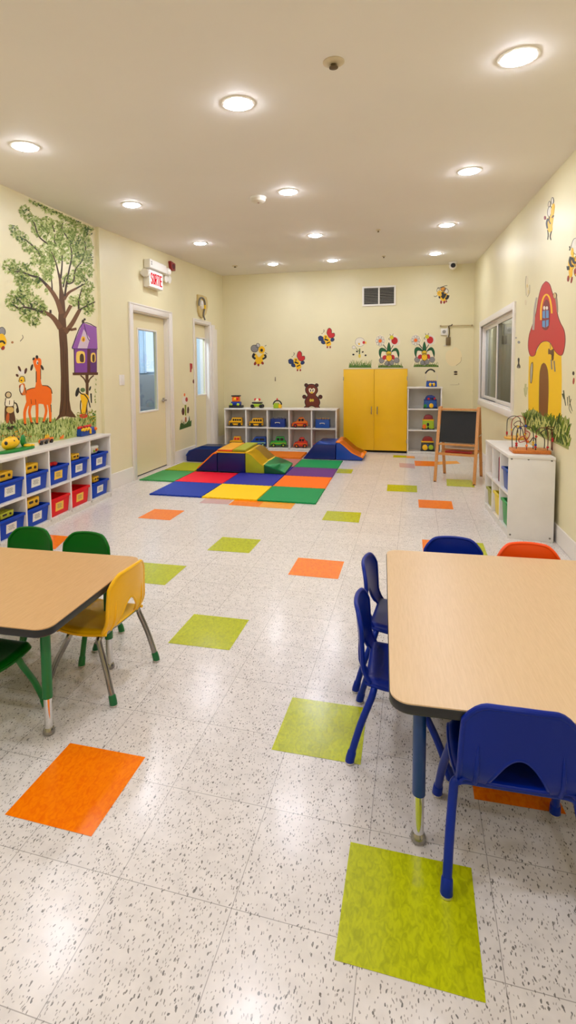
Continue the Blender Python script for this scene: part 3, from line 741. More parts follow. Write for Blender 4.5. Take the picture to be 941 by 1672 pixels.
for s in (-1, 1):
    for x in (-hw, hw):
        mb = MB(); bar(mb, ep(x, s, 0), ep(x, s, 1), .034, .02); l = mb.build('leg', PINE, e, bevel=.003)
        mb = MB(); mb.ball(ep(x, s, .008), (.016,.014,.008), 12, 8); mb.build('foot_pad', M('pad_dark',(60,40,30),.6), l)
    for k, w in ((.965,.05),(.50,.04)) if s < 0 else ((.965,.05),(.36,.035)):
        mb = MB(); bar(mb, ep(-hw+.017, s, k), ep(hw-.017, s, k), w, .018); mb.build('rail', PINE, e, bevel=.002)
    if s < 0:
        mb = MB(); q = [ep(x, s, k)+V3((0,.002,0)) for x, k in ((-hw+.02,.525),(hw-.02,.525),(hw-.02,.94),(-hw+.02,.94))]
        mb.prism(q, (0,.008,0)); mb.build('chalkboard', CHALK, e, smooth=False)
    else:
        mb = MB(); q = [ep(x, s, k)+V3((0,-.002,0)) for x, k in ((-hw+.02,.4),(hw-.02,.4),(hw-.02,.94),(-hw+.02,.94))]
        mb.prism(q, (0,-.006,0)); mb.build('whiteboard', WHITEL, e, smooth=False)
mb = MB(); kk = .37; p = ep(0,-1,kk); y0 = p.y; y1 = ep(0,1,kk).y
mb.box(-hw-.01, y0-.012, H*kk-.012, hw+.01, y0+.012, H*kk+.014); mb.box(-hw-.01, y1-.012, H*kk-.012, hw+.01, y1+.012, H*kk+.014)
mb.box(-hw+.012, y0+.012, H*kk-.012, hw-.012, y1-.012, H*kk-.004); tr = mb.build('tray', PINE, e)
for x in (-hw, hw):
    mb = MB(); mb.tube([(x*1.09, ep(0,-1,.62).y, H*.62), (x*1.09, ep(0,1,.62).y, H*.62)], .004, 8); mb.build('stay', STEEL, e)
e.location = V3((.512, 6.53, 0)); e.rotation_euler = (0,0,math.radians(-14))
o = MB().box(-.15,-.05,0,.15,.06,.022).build('eraser_tray', M('red_plastic',(190,40,36),.4), bevel=.006)
tag(o, 'red plastic tray lying on the ledge of the easel', 'tray'); o.location = V3((.512,6.53,H*.37-.003)); o.rotation_euler = (0,0,math.radians(-14))

# ------------------------------------------------------------------ foam floor mats
def foam(name, rgb): return M(name, rgb, .6, bump=.25, bscale=350, spec=.25)
FB = foam('foam_blue', (0,50,158)); FY = foam('foam_yellow', (250,206,10)); FG = foam('foam_green', (14,146,78)); FR = foam('foam_red', (238,20,48))
FI = foam('foam_indigo', (44,46,156)); FO = foam('foam_orange', (255,116,0)); FP = foam('foam_purple', (104,48,124)); FL = foam('foam_lime', (168,172,16)); FG2 = foam('foam_leaf', (62,150,80))
FT = foam('foam_teal', (30,86,130)); FBR = foam('foam_rust', (226,120,24)); FPK = foam('foam_pink', (186,120,112))
def mat_tile(label, quad, mat, th=.014, teeth=12, amp=.008):
    p = [V3((q[0], q[1], 0)) for q in quad]; out = []
    for i in range(4):
        a, b = p[i], p[(i+1) % 4]; d = b-a; n = V3((d.y, -d.x, 0)).normalized()
        N = teeth*4
        for k in range(N):
            t = k/N; out.append(a+d*t+n*(amp*.5*(-1 if math.sin(2*PI*teeth*t) > 0 else -2.2)))
    c = sum(p, V3())/4
    r = MB().prism([q+V3((0,0,.001)) for q in out], (0,0,th)).build('foam_mat_tile', mat, smooth=False)
    r.data.transform(Matrix.Translation(-c)); r.location = c
    return tag(r, label, 'foam mat', 'interlocking foam floor tiles')
X = lambda i, y: -.91-.598*i-.028*(y-4.96)
YL = [4.96, 5.615, 6.24, 6.83, 7.46]
def cell(i0, j): # i0: column index of right line, j row
    y0, y1 = YL[j], YL[j+1]
    return [(X(i0+1,y0), y0), (X(i0,y0), y0), (X(i0,y1), y1), (X(i0+1,y1), y1)]
mat_tile('blue foam tile at the front left corner of the play mat', cell(2,0), FB)
mat_tile('bright yellow foam tile in the front row of the play mat', cell(1,0), FY)
mat_tile('green foam tile at the front right corner of the play mat', cell(0,0), FG)
q = cell(3,1); q[0] = (max(q[0][0], -3.19), q[0][1]); q[3] = (-3.19, q[3][1])
mat_tile('leaf green foam tile by the near door sill, second row', q, FG2)
mat_tile('bright red foam tile in front of the dark blue climbing block', cell(2,1), FR)
mat_tile('indigo foam tile between the red tile and the orange tile', cell(1,1), FI)
mat_tile('bright orange foam tile right of the indigo tile in the second row', cell(0,1), FO)
q = cell(3,2); q[0] = (-3.17, q[0][1]); q[3] = (-3.17, q[3][1])
mat_tile('lime foam tile left of the orange ramp near the door', q, FL, .02)
mat_tile('purple foam tile at the right edge in the third row', cell(0,2), FP)
mat_tile('green foam tile touching the right blue block, last row', cell(0,3), FG)
mat_tile('pinkish foam tile behind the green wedge', cell(1,3), FPK)
mat_tile('indigo foam tile partly under the green wedge', cell(1,2), FI)
Yb, Yc = 7.5, 8.06
mat_tile('dull orange foam tile in front of the toy vehicle shelf', [(-2.28,Yb),(-1.6,Yb),(-1.62,Yc),(-2.3,Yc)], FBR, .03)
mat_tile('dark teal foam tile behind the yellow ramp', [(-2.92,Yb),(-2.3,Yb),(-2.32,Yc),(-2.94,Yc)], FT, .02)

# ------------------------------------------------------------------ soft climbing blocks
VB = M('vinyl_navy', (10,24,96), .35); VB2 = M('vinyl_blue', (16,64,160), .35); VY = M('vinyl_yellow', (248,200,10), .35); VG = M('vinyl_green', (16,140,70), .35)
VO = M('vinyl_orange', (250,130,14), .35); VL = M('vinyl_lime', (176,184,18), .35); VOL = M('vinyl_olive', (150,150,20), .4)
def block(name, label, prof, y0, y1, side, topm, top_edges, bev=.012, shear=0.0):
    """prof: (x,z) outline facing the camera, extruded from y0 to y1; top_edges: indices of edges covered by the top material"""
    pts = [V3((x, y0, z)) for x, z in prof]; c = V3((sum(p.x for p in pts)/len(pts), (y0+y1)/2, 0))
    t = thing(name, label, 'soft block', c, 'soft play climbing blocks')
    MB().prism(pts, (shear, y1-y0, 0)).build('foam_body', side, t, bevel=bev, seg=3)
    k = 0.003
    mb = MB(); sel = [pts[i] for i in top_edges]
    off = []
    for i, p in enumerate(sel):
        a = sel[max(i-1,0)]; b = sel[min(i+1,len(sel)-1)]; d = (b-a).normalized(); n = V3((-d.z, 0, d.x)); n = n if n.z > 0 else -n
        off.append((p+n*k, p-n*.012))
    for (a, a2), (b, b2) in zip(off, off[1:]):
        v = V3((shear, y1-y0+.004, 0)); w = V3((0,-.004,0))
        mb.hexa([a2+w, b2+w, b2+v, a2+v, a+w, b+w, b+v, a+v])
    mb.build('top_panel', topm, t, dedupe=True)
    return t
yA, yB2 = 6.285, 6.98
block('ramp_block', 'orange topped wedge ramp with navy side, left end of the front climber', [(-2.74,.016),(-2.445,.016),(-2.445,.262),(-2.5,.25),(-2.72,.05)], yA, yB2, VB, VO, [2,3,4], shear=-.09)
b = block('cube_block', 'navy block at the centre of the front climber under the lime pad', [(-2.44,.016),(-2.065,.016),(-2.065,.275),(-2.44,.275)], yA, yB2, VB, VY, [3,2], shear=-.05)
def pad(name, lab, x0, x1, mat, mat2, z, h, s):
    t = thing(name, lab, 'soft pad', ((x0+x1)/2, (yA+yB2)/2, z), 'soft play climbing blocks')
    MB().hexa([V3(p) for p in ((x0,yA+.005,z),(x1,yA+.005,z),(x1+s,yB2,z),(x0+s,yB2,z),(x0,yA+.005,z+h),(x1,yA+.005,z+h),(x1+s,yB2,z+h),(x0+s,yB2,z+h))]).build('pad_body', mat2, t, bevel=.008)
    MB().hexa([V3(p) for p in ((x0+.008,yA+.012,z+h-.002),(x1-.008,yA+.012,z+h-.002),(x1+s-.008,yB2-.01,z+h-.002),(x0+s+.008,yB2-.01,z+h-.002),(x0+.008,yA+.012,z+h+.002),(x1-.008,yA+.012,z+h+.002),(x1+s-.008,yB2-.01,z+h+.002),(x0+s+.008,yB2-.01,z+h+.002))]).build('pad_cover', mat, t)
pad('foam_pad', 'lime pad lying on the navy block of the front climber', -2.235, -2.062, VL, VOL, .279, .028, -.04)
pad('foam_pad', 'orange and yellow pad on the navy block left of the lime pad', -2.442, -2.24, M('vinyl_amber',(250,176,12),.35), M('vinyl_redorange',(232,80,24),.4), .279, .022, -.05)
block('ramp_block', 'yellow wave ramp with lime side sloping right off the navy block', [(-2.06,.016),(-1.815,.016),(-1.815,.122),(-1.84,.132),(-1.9,.18),(-1.97,.25),(-2.02,.275),(-2.06,.28)], yA, yB2, VL, VY, [7,6,5,4,3,2], shear=-.03, bev=.006)
block('ramp_block', 'green wedge at the right foot of the yellow wave ramp', [(-1.812,.016),(-1.545,.016),(-1.545,.035),(-1.66,.085),(-1.812,.126)], yA, yB2, M('vinyl_deepgreen',(6,84,36),.4), VG, [4,3,2], shear=-.06, bev=.006)
block('half_round_block', 'low rounded blue block lying against the wall behind the lime tile', [(-3.2,.003),(-2.62,.003),(-2.62,.17),(-2.7,.2),(-3.05,.2),(-3.15,.16),(-3.2,.09)], 6.99, 7.45, VB, M('vinyl_midblue',(10,58,140),.35), [2,3,4,5,6], bev=.02)
yC, yD = 7.57, 8.2
block('cube_block', 'blue trapezoid block of the rear climber beside the yellow cabinet', [(-1.587,.004),(-1.1,.004),(-1.1,.232),(-1.395,.232),(-1.43,.2)], yC, yD, M('vinyl_darkblue',(6,26,108),.35), VB2, [2,3,4], bev=.014)
block('slide_block', 'orange topped slide with blue side running down towards the cabinet', [(-1.095,.004),(-.72,.004),(-.70,.05),(-.76,.075),(-.86,.12),(-.98,.225),(-1.03,.262),(-1.095,.268)], yC, yD-.05, VB2, VO, [7,6,5,4,3,2], bev=.012)
# ------------------------------------------------------------------ storage bins in the left cubby
BINB = M('bin_blue', (0,62,176), .4, spec=.25); BINR = M('bin_red', (226,14,22), .4, spec=.25); BING = M('bin_green', (30,150,70), .4); BINY = M('bin_yellow', (226,200,30), .4)
PAPER = M('label_paper', (228,226,214), .6); PAPY = M('label_yellow', (240,196,70), .6); INK = M('label_ink', (90,96,100), .6)
def bin_(label, c, w, d, h, mat, paper, e, n, group, name='storage_bin', empty_print=False):
    """c: centre of the base at the front; e: direction along the front, n: outwards"""
    t = thing(name, label, 'bin', c-n*(d/2), group)
    def P(a, q, z): return c+e*a+n*q+V3((0,0,z))
    def ringp(wt, z, q0, q1, ins): return [P(-wt/2+ins, q0-ins, z), P(wt/2-ins, q0-ins, z), P(wt/2-ins, q1+ins, z), P(-wt/2+ins, q1+ins, z)]
    mb = MB(); wb, wt = w*.84, w*.93
    lo, hi = ringp(wb, .001, -.01, -d+.012, 0), ringp(wt, h-.02, 0, -d, 0)
    li, hi2 = ringp(wb, .006, -.01, -d+.012, .004), ringp(wt, h-.02, 0, -d, .004)
    vs = [[mb.bm.verts.new(p) for p in r] for r in (lo, hi, hi2, li)]
    mb.bm.faces.new(vs[0]); mb.bm.faces.new(vs[3])
    for a, b in zip(vs, vs[1:]):
        for k in range(4): mb.bm.faces.new([a[k], a[(k+1)%4], b[(k+1)%4], b[k]])
    mb.build('bin_body', mat, t, bevel=.003)
    mb = MB(); o = [ringp(w, h-.022, .012, -d, 0), ringp(w, h, .012, -d, 0), ringp(w, h, .012, -d, .018), ringp(w, h-.022, .012, -d, .018)]
    vs = [[mb.bm.verts.new(p) for p in r] for r in o]
    for a, b in zip(vs, vs[1:]+vs[:1]):
        for k in range(4): mb.bm.faces.new([a[k], a[(k+1)%4], b[(k+1)%4], b[k]])
    mb.build('rim', mat, t, bevel=.004)
    if paper:
        lw, lh = w*.36, h*.46
        def Q(a, z, dd): return P(a, -.01*(1-z/h)+dd, z)
        z0, z1 = h*.25, h*.25+lh
        mb = MB(); mb.hexa([Q(-lw/2,z0,.0), Q(lw/2,z0,.0), Q(lw/2,z0,.002), Q(-lw/2,z0,.002), Q(-lw/2,z1,.0), Q(lw/2,z1,.0), Q(lw/2,z1,.002), Q(-lw/2,z1,.002)])
        l = mb.build('label_card', paper, t, smooth=False)
        mb = MB()
        for k in range(4):
            zz = z0+lh*(.3+.14*k); x0 = -lw*(.25+.06*(k%2)); x1 = lw*(.22+.07*((k+1)%2)); g = lw/9
            a = x0
            while a < x1:
                b = min(x1, a+g*random.uniform(.5,1.3))
                mb.hexa([Q(a,zz,.002), Q(b,zz,.002), Q(b,zz,.0026), Q(a,zz,.0026), Q(a,zz+lh*.06,.002), Q(b,zz+lh*.06,.002), Q(b,zz+lh*.06,.0026), Q(a,zz+lh*.06,.0026)])
                a = b+g*.35
        mb.build('print', INK, l, smooth=False)
    return t
CAM_Y = M('toy_yellow', (232,180,16), .4, var=.08, vscale=60); CAM_D = M('toy_dark', (40,34,26), .5); CLEAR = M('clear_tub', (214,214,200), .25)
def toybox(label, c, w, d, h, e, n, mat, kind, group='toys lying on the bins'):
    t = thing('toy_camera' if kind == 'cam' else 'play_food_tub' if kind == 'tub' else 'toy_piece', label, 'toy', c, group)
    def P(a, q, z): return c+e*a+n*q+V3((0,0,z))
    mb = MB()
    if kind == 'tub':
        mb.hexa([P(-w*.4,-d*.4,0), P(w*.4,-d*.4,0), P(w*.4,d*.4,0), P(-w*.4,d*.4,0), P(-w/2,-d/2,h), P(w/2,-d/2,h), P(w/2,d/2,h), P(-w/2,d/2,h)])
        mb.build('tub_body', CLEAR, t, bevel=h*.22, seg=3)
        for k, (a, z, m) in enumerate(((-.2,.4,'toy_lime'),(.05,.45,'toy_red'),(.2,.5,'toy_yellow'))):
            mb = MB(); mb.ball(P(a*w, d*.43, z*h), (w*.14, .006, h*.18)); mb.build('food_print', M(m, {'toy_lime':(150,180,30),'toy_red':(196,40,30),'toy_yellow':(232,180,16)}[m], .4), t)
    else:
        mb.hexa([P(-w*.48,-d*.48,0), P(w*.48,-d*.48,0), P(w*.48,d*.48,0), P(-w*.48,d*.48,0), P(-w/2,-d/2,h*.85), P(w/2,-d/2,h*.95), P(w/2,d/2,h), P(-w/2,d/2,h*.88)])
        mb.build('toy_body', mat, t, bevel=h*.16, seg=3)
        mb = MB(); a = n; q = P(w*.2, d*.5, h*.55); mb.tube([q-n*.012, q+n*.006], h*.16, 14); mb.build('lens', CAM_D, t)
        mb = MB(); q = P(-w*.22, d*.5, h*.6)
        mb.hexa([q+e*x*w*.14+n*y+V3((0,0,z*h*.12)) for z in (-1,1) for x, y in ((-1,-.01),(1,-.01),(1,.004),(-1,.004))]); mb.build('viewfinder', CAM_D, t)
        mb = MB(); q = P(w*.02, 0, h*.9); mb.tube([q, q+V3((0,0,h*.12))], h*.1, 10); mb.build('knob', mat, t)
    return t
eL = -FS.e; nL = FS.n      # along the front, seen left->right is +y; e chosen so x grows to the right
eL = FS.e
def binat(col, tier, lab, mat, paper, h=.16, shift=0.0, w=.2):
    a = (Lc[col]+Lc[col+1])/2+shift; return bin_(lab, FS.pt(a, LZ[tier]+.001, -.018), w, .175, h, mat, paper, eL, nL, 'storage bins in the left cubby unit')
CW = Lc[-1]-Lc[-2]
print('cell w', CW, 'cell h', LZ[1]-LZ[0])
BW_ = CW*.80; n = len(Lc)-1
cols = [n-5, n-4, n-3, n-2, n-1]
up = [('blue bin in the top tier, leftmost, a yellow toy lying on it', BINB, PAPER), ('blue bin in the top tier under the yellow toy with a round black lens', BINB, PAPER),
      ('blue bin in the top tier with red pieces on top and a yellow label', BINB, PAPY), ('blue bin in the top tier, second from the right end of the cubby', BINB, PAPER), ('blue bin in the top tier at the right end, under a clear tub', BINB, PAPER)]
lo = [('blue bin in the bottom tier, leftmost, behind the green chair', BINB, PAPER), ('blue bin in the bottom tier with a yellow toy, left of the red bins', BINB, PAPER),
      ('red bin in the bottom tier, left one of two', BINR, PAPY), ('red bin in the bottom tier, right one of two', BINR, PAPY), ('small blue bin in the bottom tier at the right end of the cubby', BINB, PAPER)]
for k, c in enumerate(cols):
    binat(c, 1, *up[k], h=.155, w=BW_); binat(c, 0, *lo[k], h=.16 if k in (2,3) else .15, w=BW_)
def ontop(col, tier, h, lab, w, hh, mat, kind, shift=-.02):
    a = (Lc[col]+Lc[col+1])/2+shift; toybox(lab, FS.pt(a, LZ[tier]+h+.0015, -.085), w, .1, hh, eL, nL, mat, kind)
ontop(cols[0], 1, .155, 'yellow toy with dark slots on the leftmost top tier bin', .17, .07, CAM_Y, 'cam')
ontop(cols[1], 1, .155, 'yellow toy with a round black lens on a top tier blue bin', .17, .075, CAM_Y, 'cam')
ontop(cols[3], 1, .155, 'small yellow toy on the blue bin second from the right end, top tier', .12, .055, CAM_Y, 'cam')
ontop(cols[4], 1, .155, 'clear tub with coloured pictures on the right end top tier bin', .15, .08, CLEAR, 'tub', -.04)
ontop(cols[0], 0, .15, 'lime and yellow toy on the leftmost bottom tier bin', .15, .05, M('toy_limey',(176,180,30),.4,var=.1,vscale=50), 'cam')
ontop(cols[1], 0, .15, 'yellow toy box with a dark hole on the bottom tier blue bin', .16, .08, CAM_Y, 'cam')
ontop(cols[4], 0, .15, 'small yellow toy on the right end bottom tier bin', .1, .055, CAM_Y, 'cam', -.04)
REDT = M('toy_red_rod', (220,30,24), .4)
t = thing('toy_block_strip', 'red plastic pieces sticking out of the bin with a yellow label', 'toy', FS.pt((Lc[cols[2]]+Lc[cols[2]+1])/2, LZ[1]+.157, -.09))
for k, (a, q, rot) in enumerate(((-.05,.0,.3),(.03,.02,-.4),(.06,-.03,.2))):
    c = FS.pt((Lc[cols[2]]+Lc[cols[2]+1])/2+a, LZ[1]+.163, -.09+q); d = (eL*math.cos(rot)+nL*math.sin(rot)); m = d.cross(V3((0,0,1)))
    mb = MB(); mb.hexa([c+d*x*.04+m*y*.014+V3((0,0,z*.008+.002)) for z in (-1,1) for x, y in ((-1,-1),(1,-1),(1,1),(-1,1))]); mb.build('red_piece', REDT, t, bevel=.003)

# ------------------------------------------------------------------ toys on top of the left cubby
def TM(n, rgb): return M('toy_'+n, rgb, .38)
TR, TO, TY, TG, TLI, TB, TBK, TW_ = TM('red2',(214,36,28)), TM('orange',(242,116,14)), TM('sunyellow',(244,190,16)), TM('green',(20,130,50)), TM('limegreen',(160,190,30)), TM('blue',(18,66,150)), TM('black',(24,24,26)), TM('white',(228,224,212))
def shelfpt(u, v, z=.663): return atz(u, v, z)
p = shelfpt(22, 737); t = thing('toy_ladybug_garden', 'green leaf base toy with yellow black-spotted beetle at the left edge of the cubby top', 'toy', p)
s = 1.0
mb = MB(); mb.prism([V3((x,y,.0))+p+V3((0,0,.0005)) for x, y in [(q.x, q.y) for q in smoothpath([(-.10,-.16),(.03,-.17),(.07,-.05),(.065,.08),(.05,.19),(-.03,.2),(-.09,.1),(-.12,-.02)],4,True)]], (0,0,.022)); mb.build('leaf_base', TG, t, bevel=.006)
mb = MB(); mb.ball(p+V3((-.025,-.03,.072)), (.06,.115,.058), 24, 14); b = mb.build('beetle_body', TY, t)
mb = MB()
for a in ((.032,-.085,.078),(.036,-.01,.085),(.022,.055,.09),(.006,-.05,.115),(.004,.01,.118)): mb.ball(p+V3((-.02+a[0],a[1]-.01,a[2])), (.018,.018,.018), 10, 7)
mb.build('black_spot', TBK, b)
mb = MB(); mb.ball(p+V3((-.05,-.05,.138)), (.03,.03,.026)); mb.ball(p+V3((-.045,.0,.135)), (.022,.022,.02)); mb.build('red_knob', TR, t)
mb = MB(); mb.ball(p+V3((-.03,.13,.075)), (.03,.036,.055)); mb.ball(p+V3((-.05,.165,.05)), (.03,.04,.03)); mb.build('green_bush', TG, t)
mb = MB(); mb.ball(p+V3((.02,.14,.03)), (.03,.035,.016)); mb.ball(p+V3((.035,.18,.028)), (.018,.02,.012)); mb.build('yellow_petal', TY, t)
p = shelfpt(72, 724); t = thing('toy_digger', 'small orange toy digger truck on the cubby top in front of the grass', 'toy', p)
def loc(e, n, p): return lambda a, b, z: p+e*a+n*b+V3((0,0,z))
P = loc(FS.e, FS.n, p)
def hx(f, a0, a1, b0, b1, z0, z1): return [f(a0,b0,z0), f(a1,b0,z0), f(a1,b1,z0), f(a0,b1,z0), f(a0,b0,z1), f(a1,b0,z1), f(a1,b1,z1), f(a0,b1,z1)]
MB().hexa(hx(P,-.13,.09,-.04,.04,.018,.05)).build('chassis', TO, t, bevel=.006)
MB().hexa([P(-.04,-.035,.05),P(.04,-.035,.05),P(.04,.035,.05),P(-.04,.035,.05),P(-.025,-.03,.14),P(.02,-.03,.14),P(.02,.03,.14),P(-.025,.03,.14)]).build('cab', TY, t, bevel=.005)
mb = MB(); mb.hexa(hx(P,-.12,.02,.041,.045,.022,.044)); mb.build('grille', TM('grey',(120,110,100)), t)
for a in (-.1,-.03,.05):
    for b in (-.042,.042):
        mb = MB(); mb.tube([P(a,b-.008,.018), P(a,b+.008,.018)], .0175, 16); mb.build('wheel', TBK, t)
mb = MB(); mb.tube([P(.06,0,.045), P(.14,0,.03), P(.2,.0,.03)], .008, 8); mb.hexa([P(.19,-.03,.006),P(.27,-.03,.006),P(.27,.03,.006),P(.19,.03,.006),P(.2,-.035,.03),P(.26,-.035,.05),P(.26,.035,.05),P(.2,.035,.03)]); mb.build('shovel_arm', TO, t, bevel=.002)
p = shelfpt(139, 710.5); t = thing('toy_tool_case', 'blue toy case with yellow ruffles near the right end of the cubby top', 'toy', p)
P = loc(FS.e, FS.n, p)
MB().hexa([P(-.14,-.05,.001),P(.14,-.05,.001),P(.14,.05,.001),P(-.14,.05,.001),P(-.13,-.045,.075),P(.13,-.045,.075),P(.13,.045,.075),P(-.13,.045,.075)]).build('case_body', TB, t, bevel=.012, seg=3)
mb = MB()
for k in range(9): mb.ball(P(-.13+.018*k, .048, .066+.008*math.sin(k*2.1)), (.014,.014,.013), 10, 7)
for k in range(4): mb.ball(P(.012, .052, .06-.012*k), (.015,.012,.012), 10, 7)
mb.build('yellow_trim', TY, t)
mb = MB()
for a in (-.11,-.07,.0,.05,.09): mb.ball(P(a, .0, .085), (.02,.02,.016), 10, 7)
mb.build('red_block', TR, t)
mb = MB(); mb.ball(P(.12,.05,.055), (.02,.016,.018)); mb.build('orange_knob', TO, t)

# ------------------------------------------------------------------ toy vehicles and cases in the far cubby
YT = YF+.13
def vehicle(label, u0, u1, v0, v1, zb, body, style, trim, win=None, ty=YT, group='toy vehicles in the far cubby', yaw=.0, name=None):
    x0, x1 = aty(u0, v1, ty).x, aty(u1, v1, ty).x; L = x1-x0; Hh = aty(u0, v0, ty).z-aty(u0, v1, ty).z; W = min(.12, L*.5)
    t = thing(name or {'bus':'toy_bus','jeep':'toy_jeep','race':'toy_race_car','van':'toy_van'}[style], label, 'toy vehicle', (0,0,0), group)
    win = win or TBK
    wr = Hh*.19
    if style == 'bus': prof = [(0,.16),(0,.56),(.05,.62),(.2,.66),(.25,.96),(.3,1),(.93,1),(.97,.95),(1,.16)]; ws = [(.31,.43),(.47,.59),(.63,.75),(.79,.92)]; wz = (.64,.88)
    elif style == 'jeep': prof = [(0,.2),(0,.5),(.08,.58),(.3,.6),(.36,1),(.85,1),(.9,.6),(1,.56),(1,.2)]; ws = [(.4,.58),(.62,.82)]; wz = (.64,.9)
    elif style == 'van': prof = [(0,.16),(0,.55),(.12,.62),(.28,.95),(.34,1),(.96,1),(1,.9),(1,.16)]; ws = [(.33,.55),(.6,.9)]; wz = (.62,.86)
    else: prof = [(0,.14),(0,.42),(.12,.52),(.3,.6),(.42,.92),(.5,1),(.72,1),(.86,.66),(1,.6),(1,.14)]; ws = [(.4,.55),(.59,.74)]; wz = (.64,.88)
    MB().prism([(x*L-L/2, -W/2, z*Hh) for x, z in prof], (0, W, 0)).build('body', body, t, bevel=min(.008, Hh*.06), seg=3)
    for a, b in ws:
        mb = MB(); mb.box(a*L-L/2, -W/2-.002, wz[0]*Hh, b*L-L/2, W/2+.002, wz[1]*Hh); mb.build('window', win, t, bevel=.0015, seg=1)
    for a in (.2, .8):
        for sy in (-1, 1):
            y = sy*(W/2-.004)
            w = MB().tube([(a*L-L/2, y-.012, wr), (a*L-L/2, y+.012, wr)], wr, 20).build('wheel', TBK, t, bevel=.002)
            MB().tube([(a*L-L/2, y-.0135, wr), (a*L-L/2, y+.0135, wr)], wr*.45, 14).build('hub', trim, w)
    mb = MB(); mb.box(-L/2-.006, -W/2+.004, Hh*.16, -L/2+.006, W/2-.004, Hh*.3); mb.build('bumper', trim, t, bevel=.002)
    mb = MB(); mb.box(-L/2+.03*L, -W/2-.0025, Hh*.36, L/2-.03*L, W/2+.0025, Hh*.44); mb.build('side_stripe', trim, t)
    mb = MB()
    for s_ in (-1,1): mb.ball((-L/2, s_*W*.3, Hh*.46), (.004,.011,.011), 10, 7)
    mb.build('headlight', TW_, t)
    t.location = V3(((x0+x1)/2, ty, zb+.001)); t.rotation_euler = (0,0,yaw); return t
kt = crop(360, 640, 8.555); kb = crop(450, 620, 8.555)
def px(k, a, b): return k((a,b))[0]
def span(k, x0, x1, y0, y1): a = k((x0,y0))[0]; b = k((x1,y1))[0]; return a[0], b[0], a[1], b[1]
BUSY = M('toy_bus_yellow', (246,182,8), .35); CARO = TM('carorange',(238,120,10)); CARG = TM('cargreen',(40,160,50)); CARR = TM('carred',(222,50,26))
za, zb_ = FZ[1], FZ[0]
vehicle('yellow toy school bus in the top left compartment of the far cubby', *span(kt,130,310,362,482), za, BUSY, 'bus', TBK, yaw=.12)
vehicle('yellow toy school bus in the second compartment of the far cubby top tier', *span(kt,415,600,370,488), za, BUSY, 'bus', TBK, yaw=.12)
vehicle('orange toy race car in the fourth compartment, top tier of the far cubby', *span(kb,235,447,535,675), za, CARO, 'race', TR, yaw=.25)
vehicle('yellow toy jeep with red windows in the bottom left compartment', *span(kt,140,305,615,745), zb_, BUSY, 'jeep', TBK, TR, yaw=.1)
vehicle('blue and pale green toy van in the second compartment, bottom tier', *span(kt,430,640,620,755), zb_, TB, 'van', TM('palegreen',(150,200,150)), yaw=.15)
vehicle('green toy car in the middle compartment of the bottom tier', *span(kt,705,922,622,765), zb_, CARG, 'jeep', TLI, yaw=.2)
vehicle('red and orange toy car in the fourth compartment, bottom tier', *span(kb,260,447,798,940), zb_, CARR, 'race', TO, yaw=.2)
vehicle('red toy car in the last bottom compartment half hidden by the blue block', *span(kb,540,795,815,950), zb_, CARR, 'race', TO, yaw=.1)
def case(label, u0, u1, v0, v1, zb, body, ty=YT, group='toy cases on the far shelves', emblem=TW_, extra=TO, handle=None, name='toy_case', tops=0):
    x0, x1 = aty(u0, v1, ty).x, aty(u1, v1, ty).x; L = x1-x0; Hh = aty(u0, v0, ty).z-aty(u0, v1, ty).z; W = min(.13, L*.6)
    t = thing(name, label, 'toy', (0,0,0), group)
    MB().hexa([V3(p) for p in ((-L/2,-W/2,0),(L/2,-W/2,0),(L/2,W/2,0),(-L/2,W/2,0),(-L*.48,-W*.46,Hh*.82),(L*.48,-W*.46,Hh*.82),(L*.48,W*.46,Hh*.82),(-L*.48,W*.46,Hh*.82))]).build('case_body', body, t, bevel=.008, seg=3)
    mb = MB(); mb.box(-L*.49, -W*.48, Hh*.8, L*.49, W*.48, Hh*.88); mb.build('lid', body, t, bevel=.004)
    mb = MB(); mb.tube(smoothpath([(-L*.14,-W*.5,Hh*.42),(-L*.14,-W*.58,Hh*.5),(L*.14,-W*.58,Hh*.5),(L*.14,-W*.5,Hh*.42)],4), .006, 8); mb.build('front_handle', emblem, t)
    mb = MB()
    for k in range(5): mb.ball(((-.36+.18*k)*L, 0, Hh*.92), (L*.085, W*.2, Hh*.1), 10, 7)
    mb.build('loose_piece', extra, t)
    t.location = V3(((x0+x1)/2, ty, zb+.001)); return t
TBD = TM('deepblue',(10,50,140))
case('navy toy case in the middle compartment, top tier of the far cubby', *span(kt,712,915,375,505), za, TBD, extra=TM('greyish',(120,120,130)))
case('blue toy case with a white handle in the right end compartment, top tier', *span(kb,565,762,555,690), za, TM('midblue',(18,80,170)), extra=TM('tan',(200,150,90)))
# toys standing on the far cubby
zt_ = FZ[2]
def ontopx(u, v): return aty(u, v, YF+.12).x
x = ontopx(386, 664); t = thing('toy_train_engine', 'orange and navy toy engine on top of the far cubby, leftmost toy', 'toy', (x, YF+.12, zt_+.001), 'toys on top of the far cubby')
MB().box(-.12,-.05,.0,.12,.05,.045).build('base', TBK, t, bevel=.008, local=True)
MB().box(-.085,-.045,.045,.085,.045,.105).build('lower_body', TBD, t, bevel=.012, seg=3, local=True)
MB().box(-.065,-.04,.105,.065,.04,.195).build('cab', TO, t, bevel=.014, seg=3, local=True)
MB().box(-.075,-.048,.195,.075,.048,.215).build('roof', TBK, t, bevel=.006, local=True)
MB().ball((-.005,-.04,.15), (.024,.012,.024)).build('face_plate', TY, t, local=True)
MB().ball((.035,-.04,.16), (.022,.01,.03)).build('red_panel', TR, t, local=True)
for a in (-.075, .05):
    MB().ball((a,-.05,.06), (.026,.012,.022)).build('lime_wheel', TLI, t, local=True)
x = ontopx(420.5, 664); t = thing('toy_quad_bike', 'black and lime toy buggy with red ears on top of the far cubby', 'toy', (x, YF+.12, zt_+.001), 'toys on top of the far cubby')
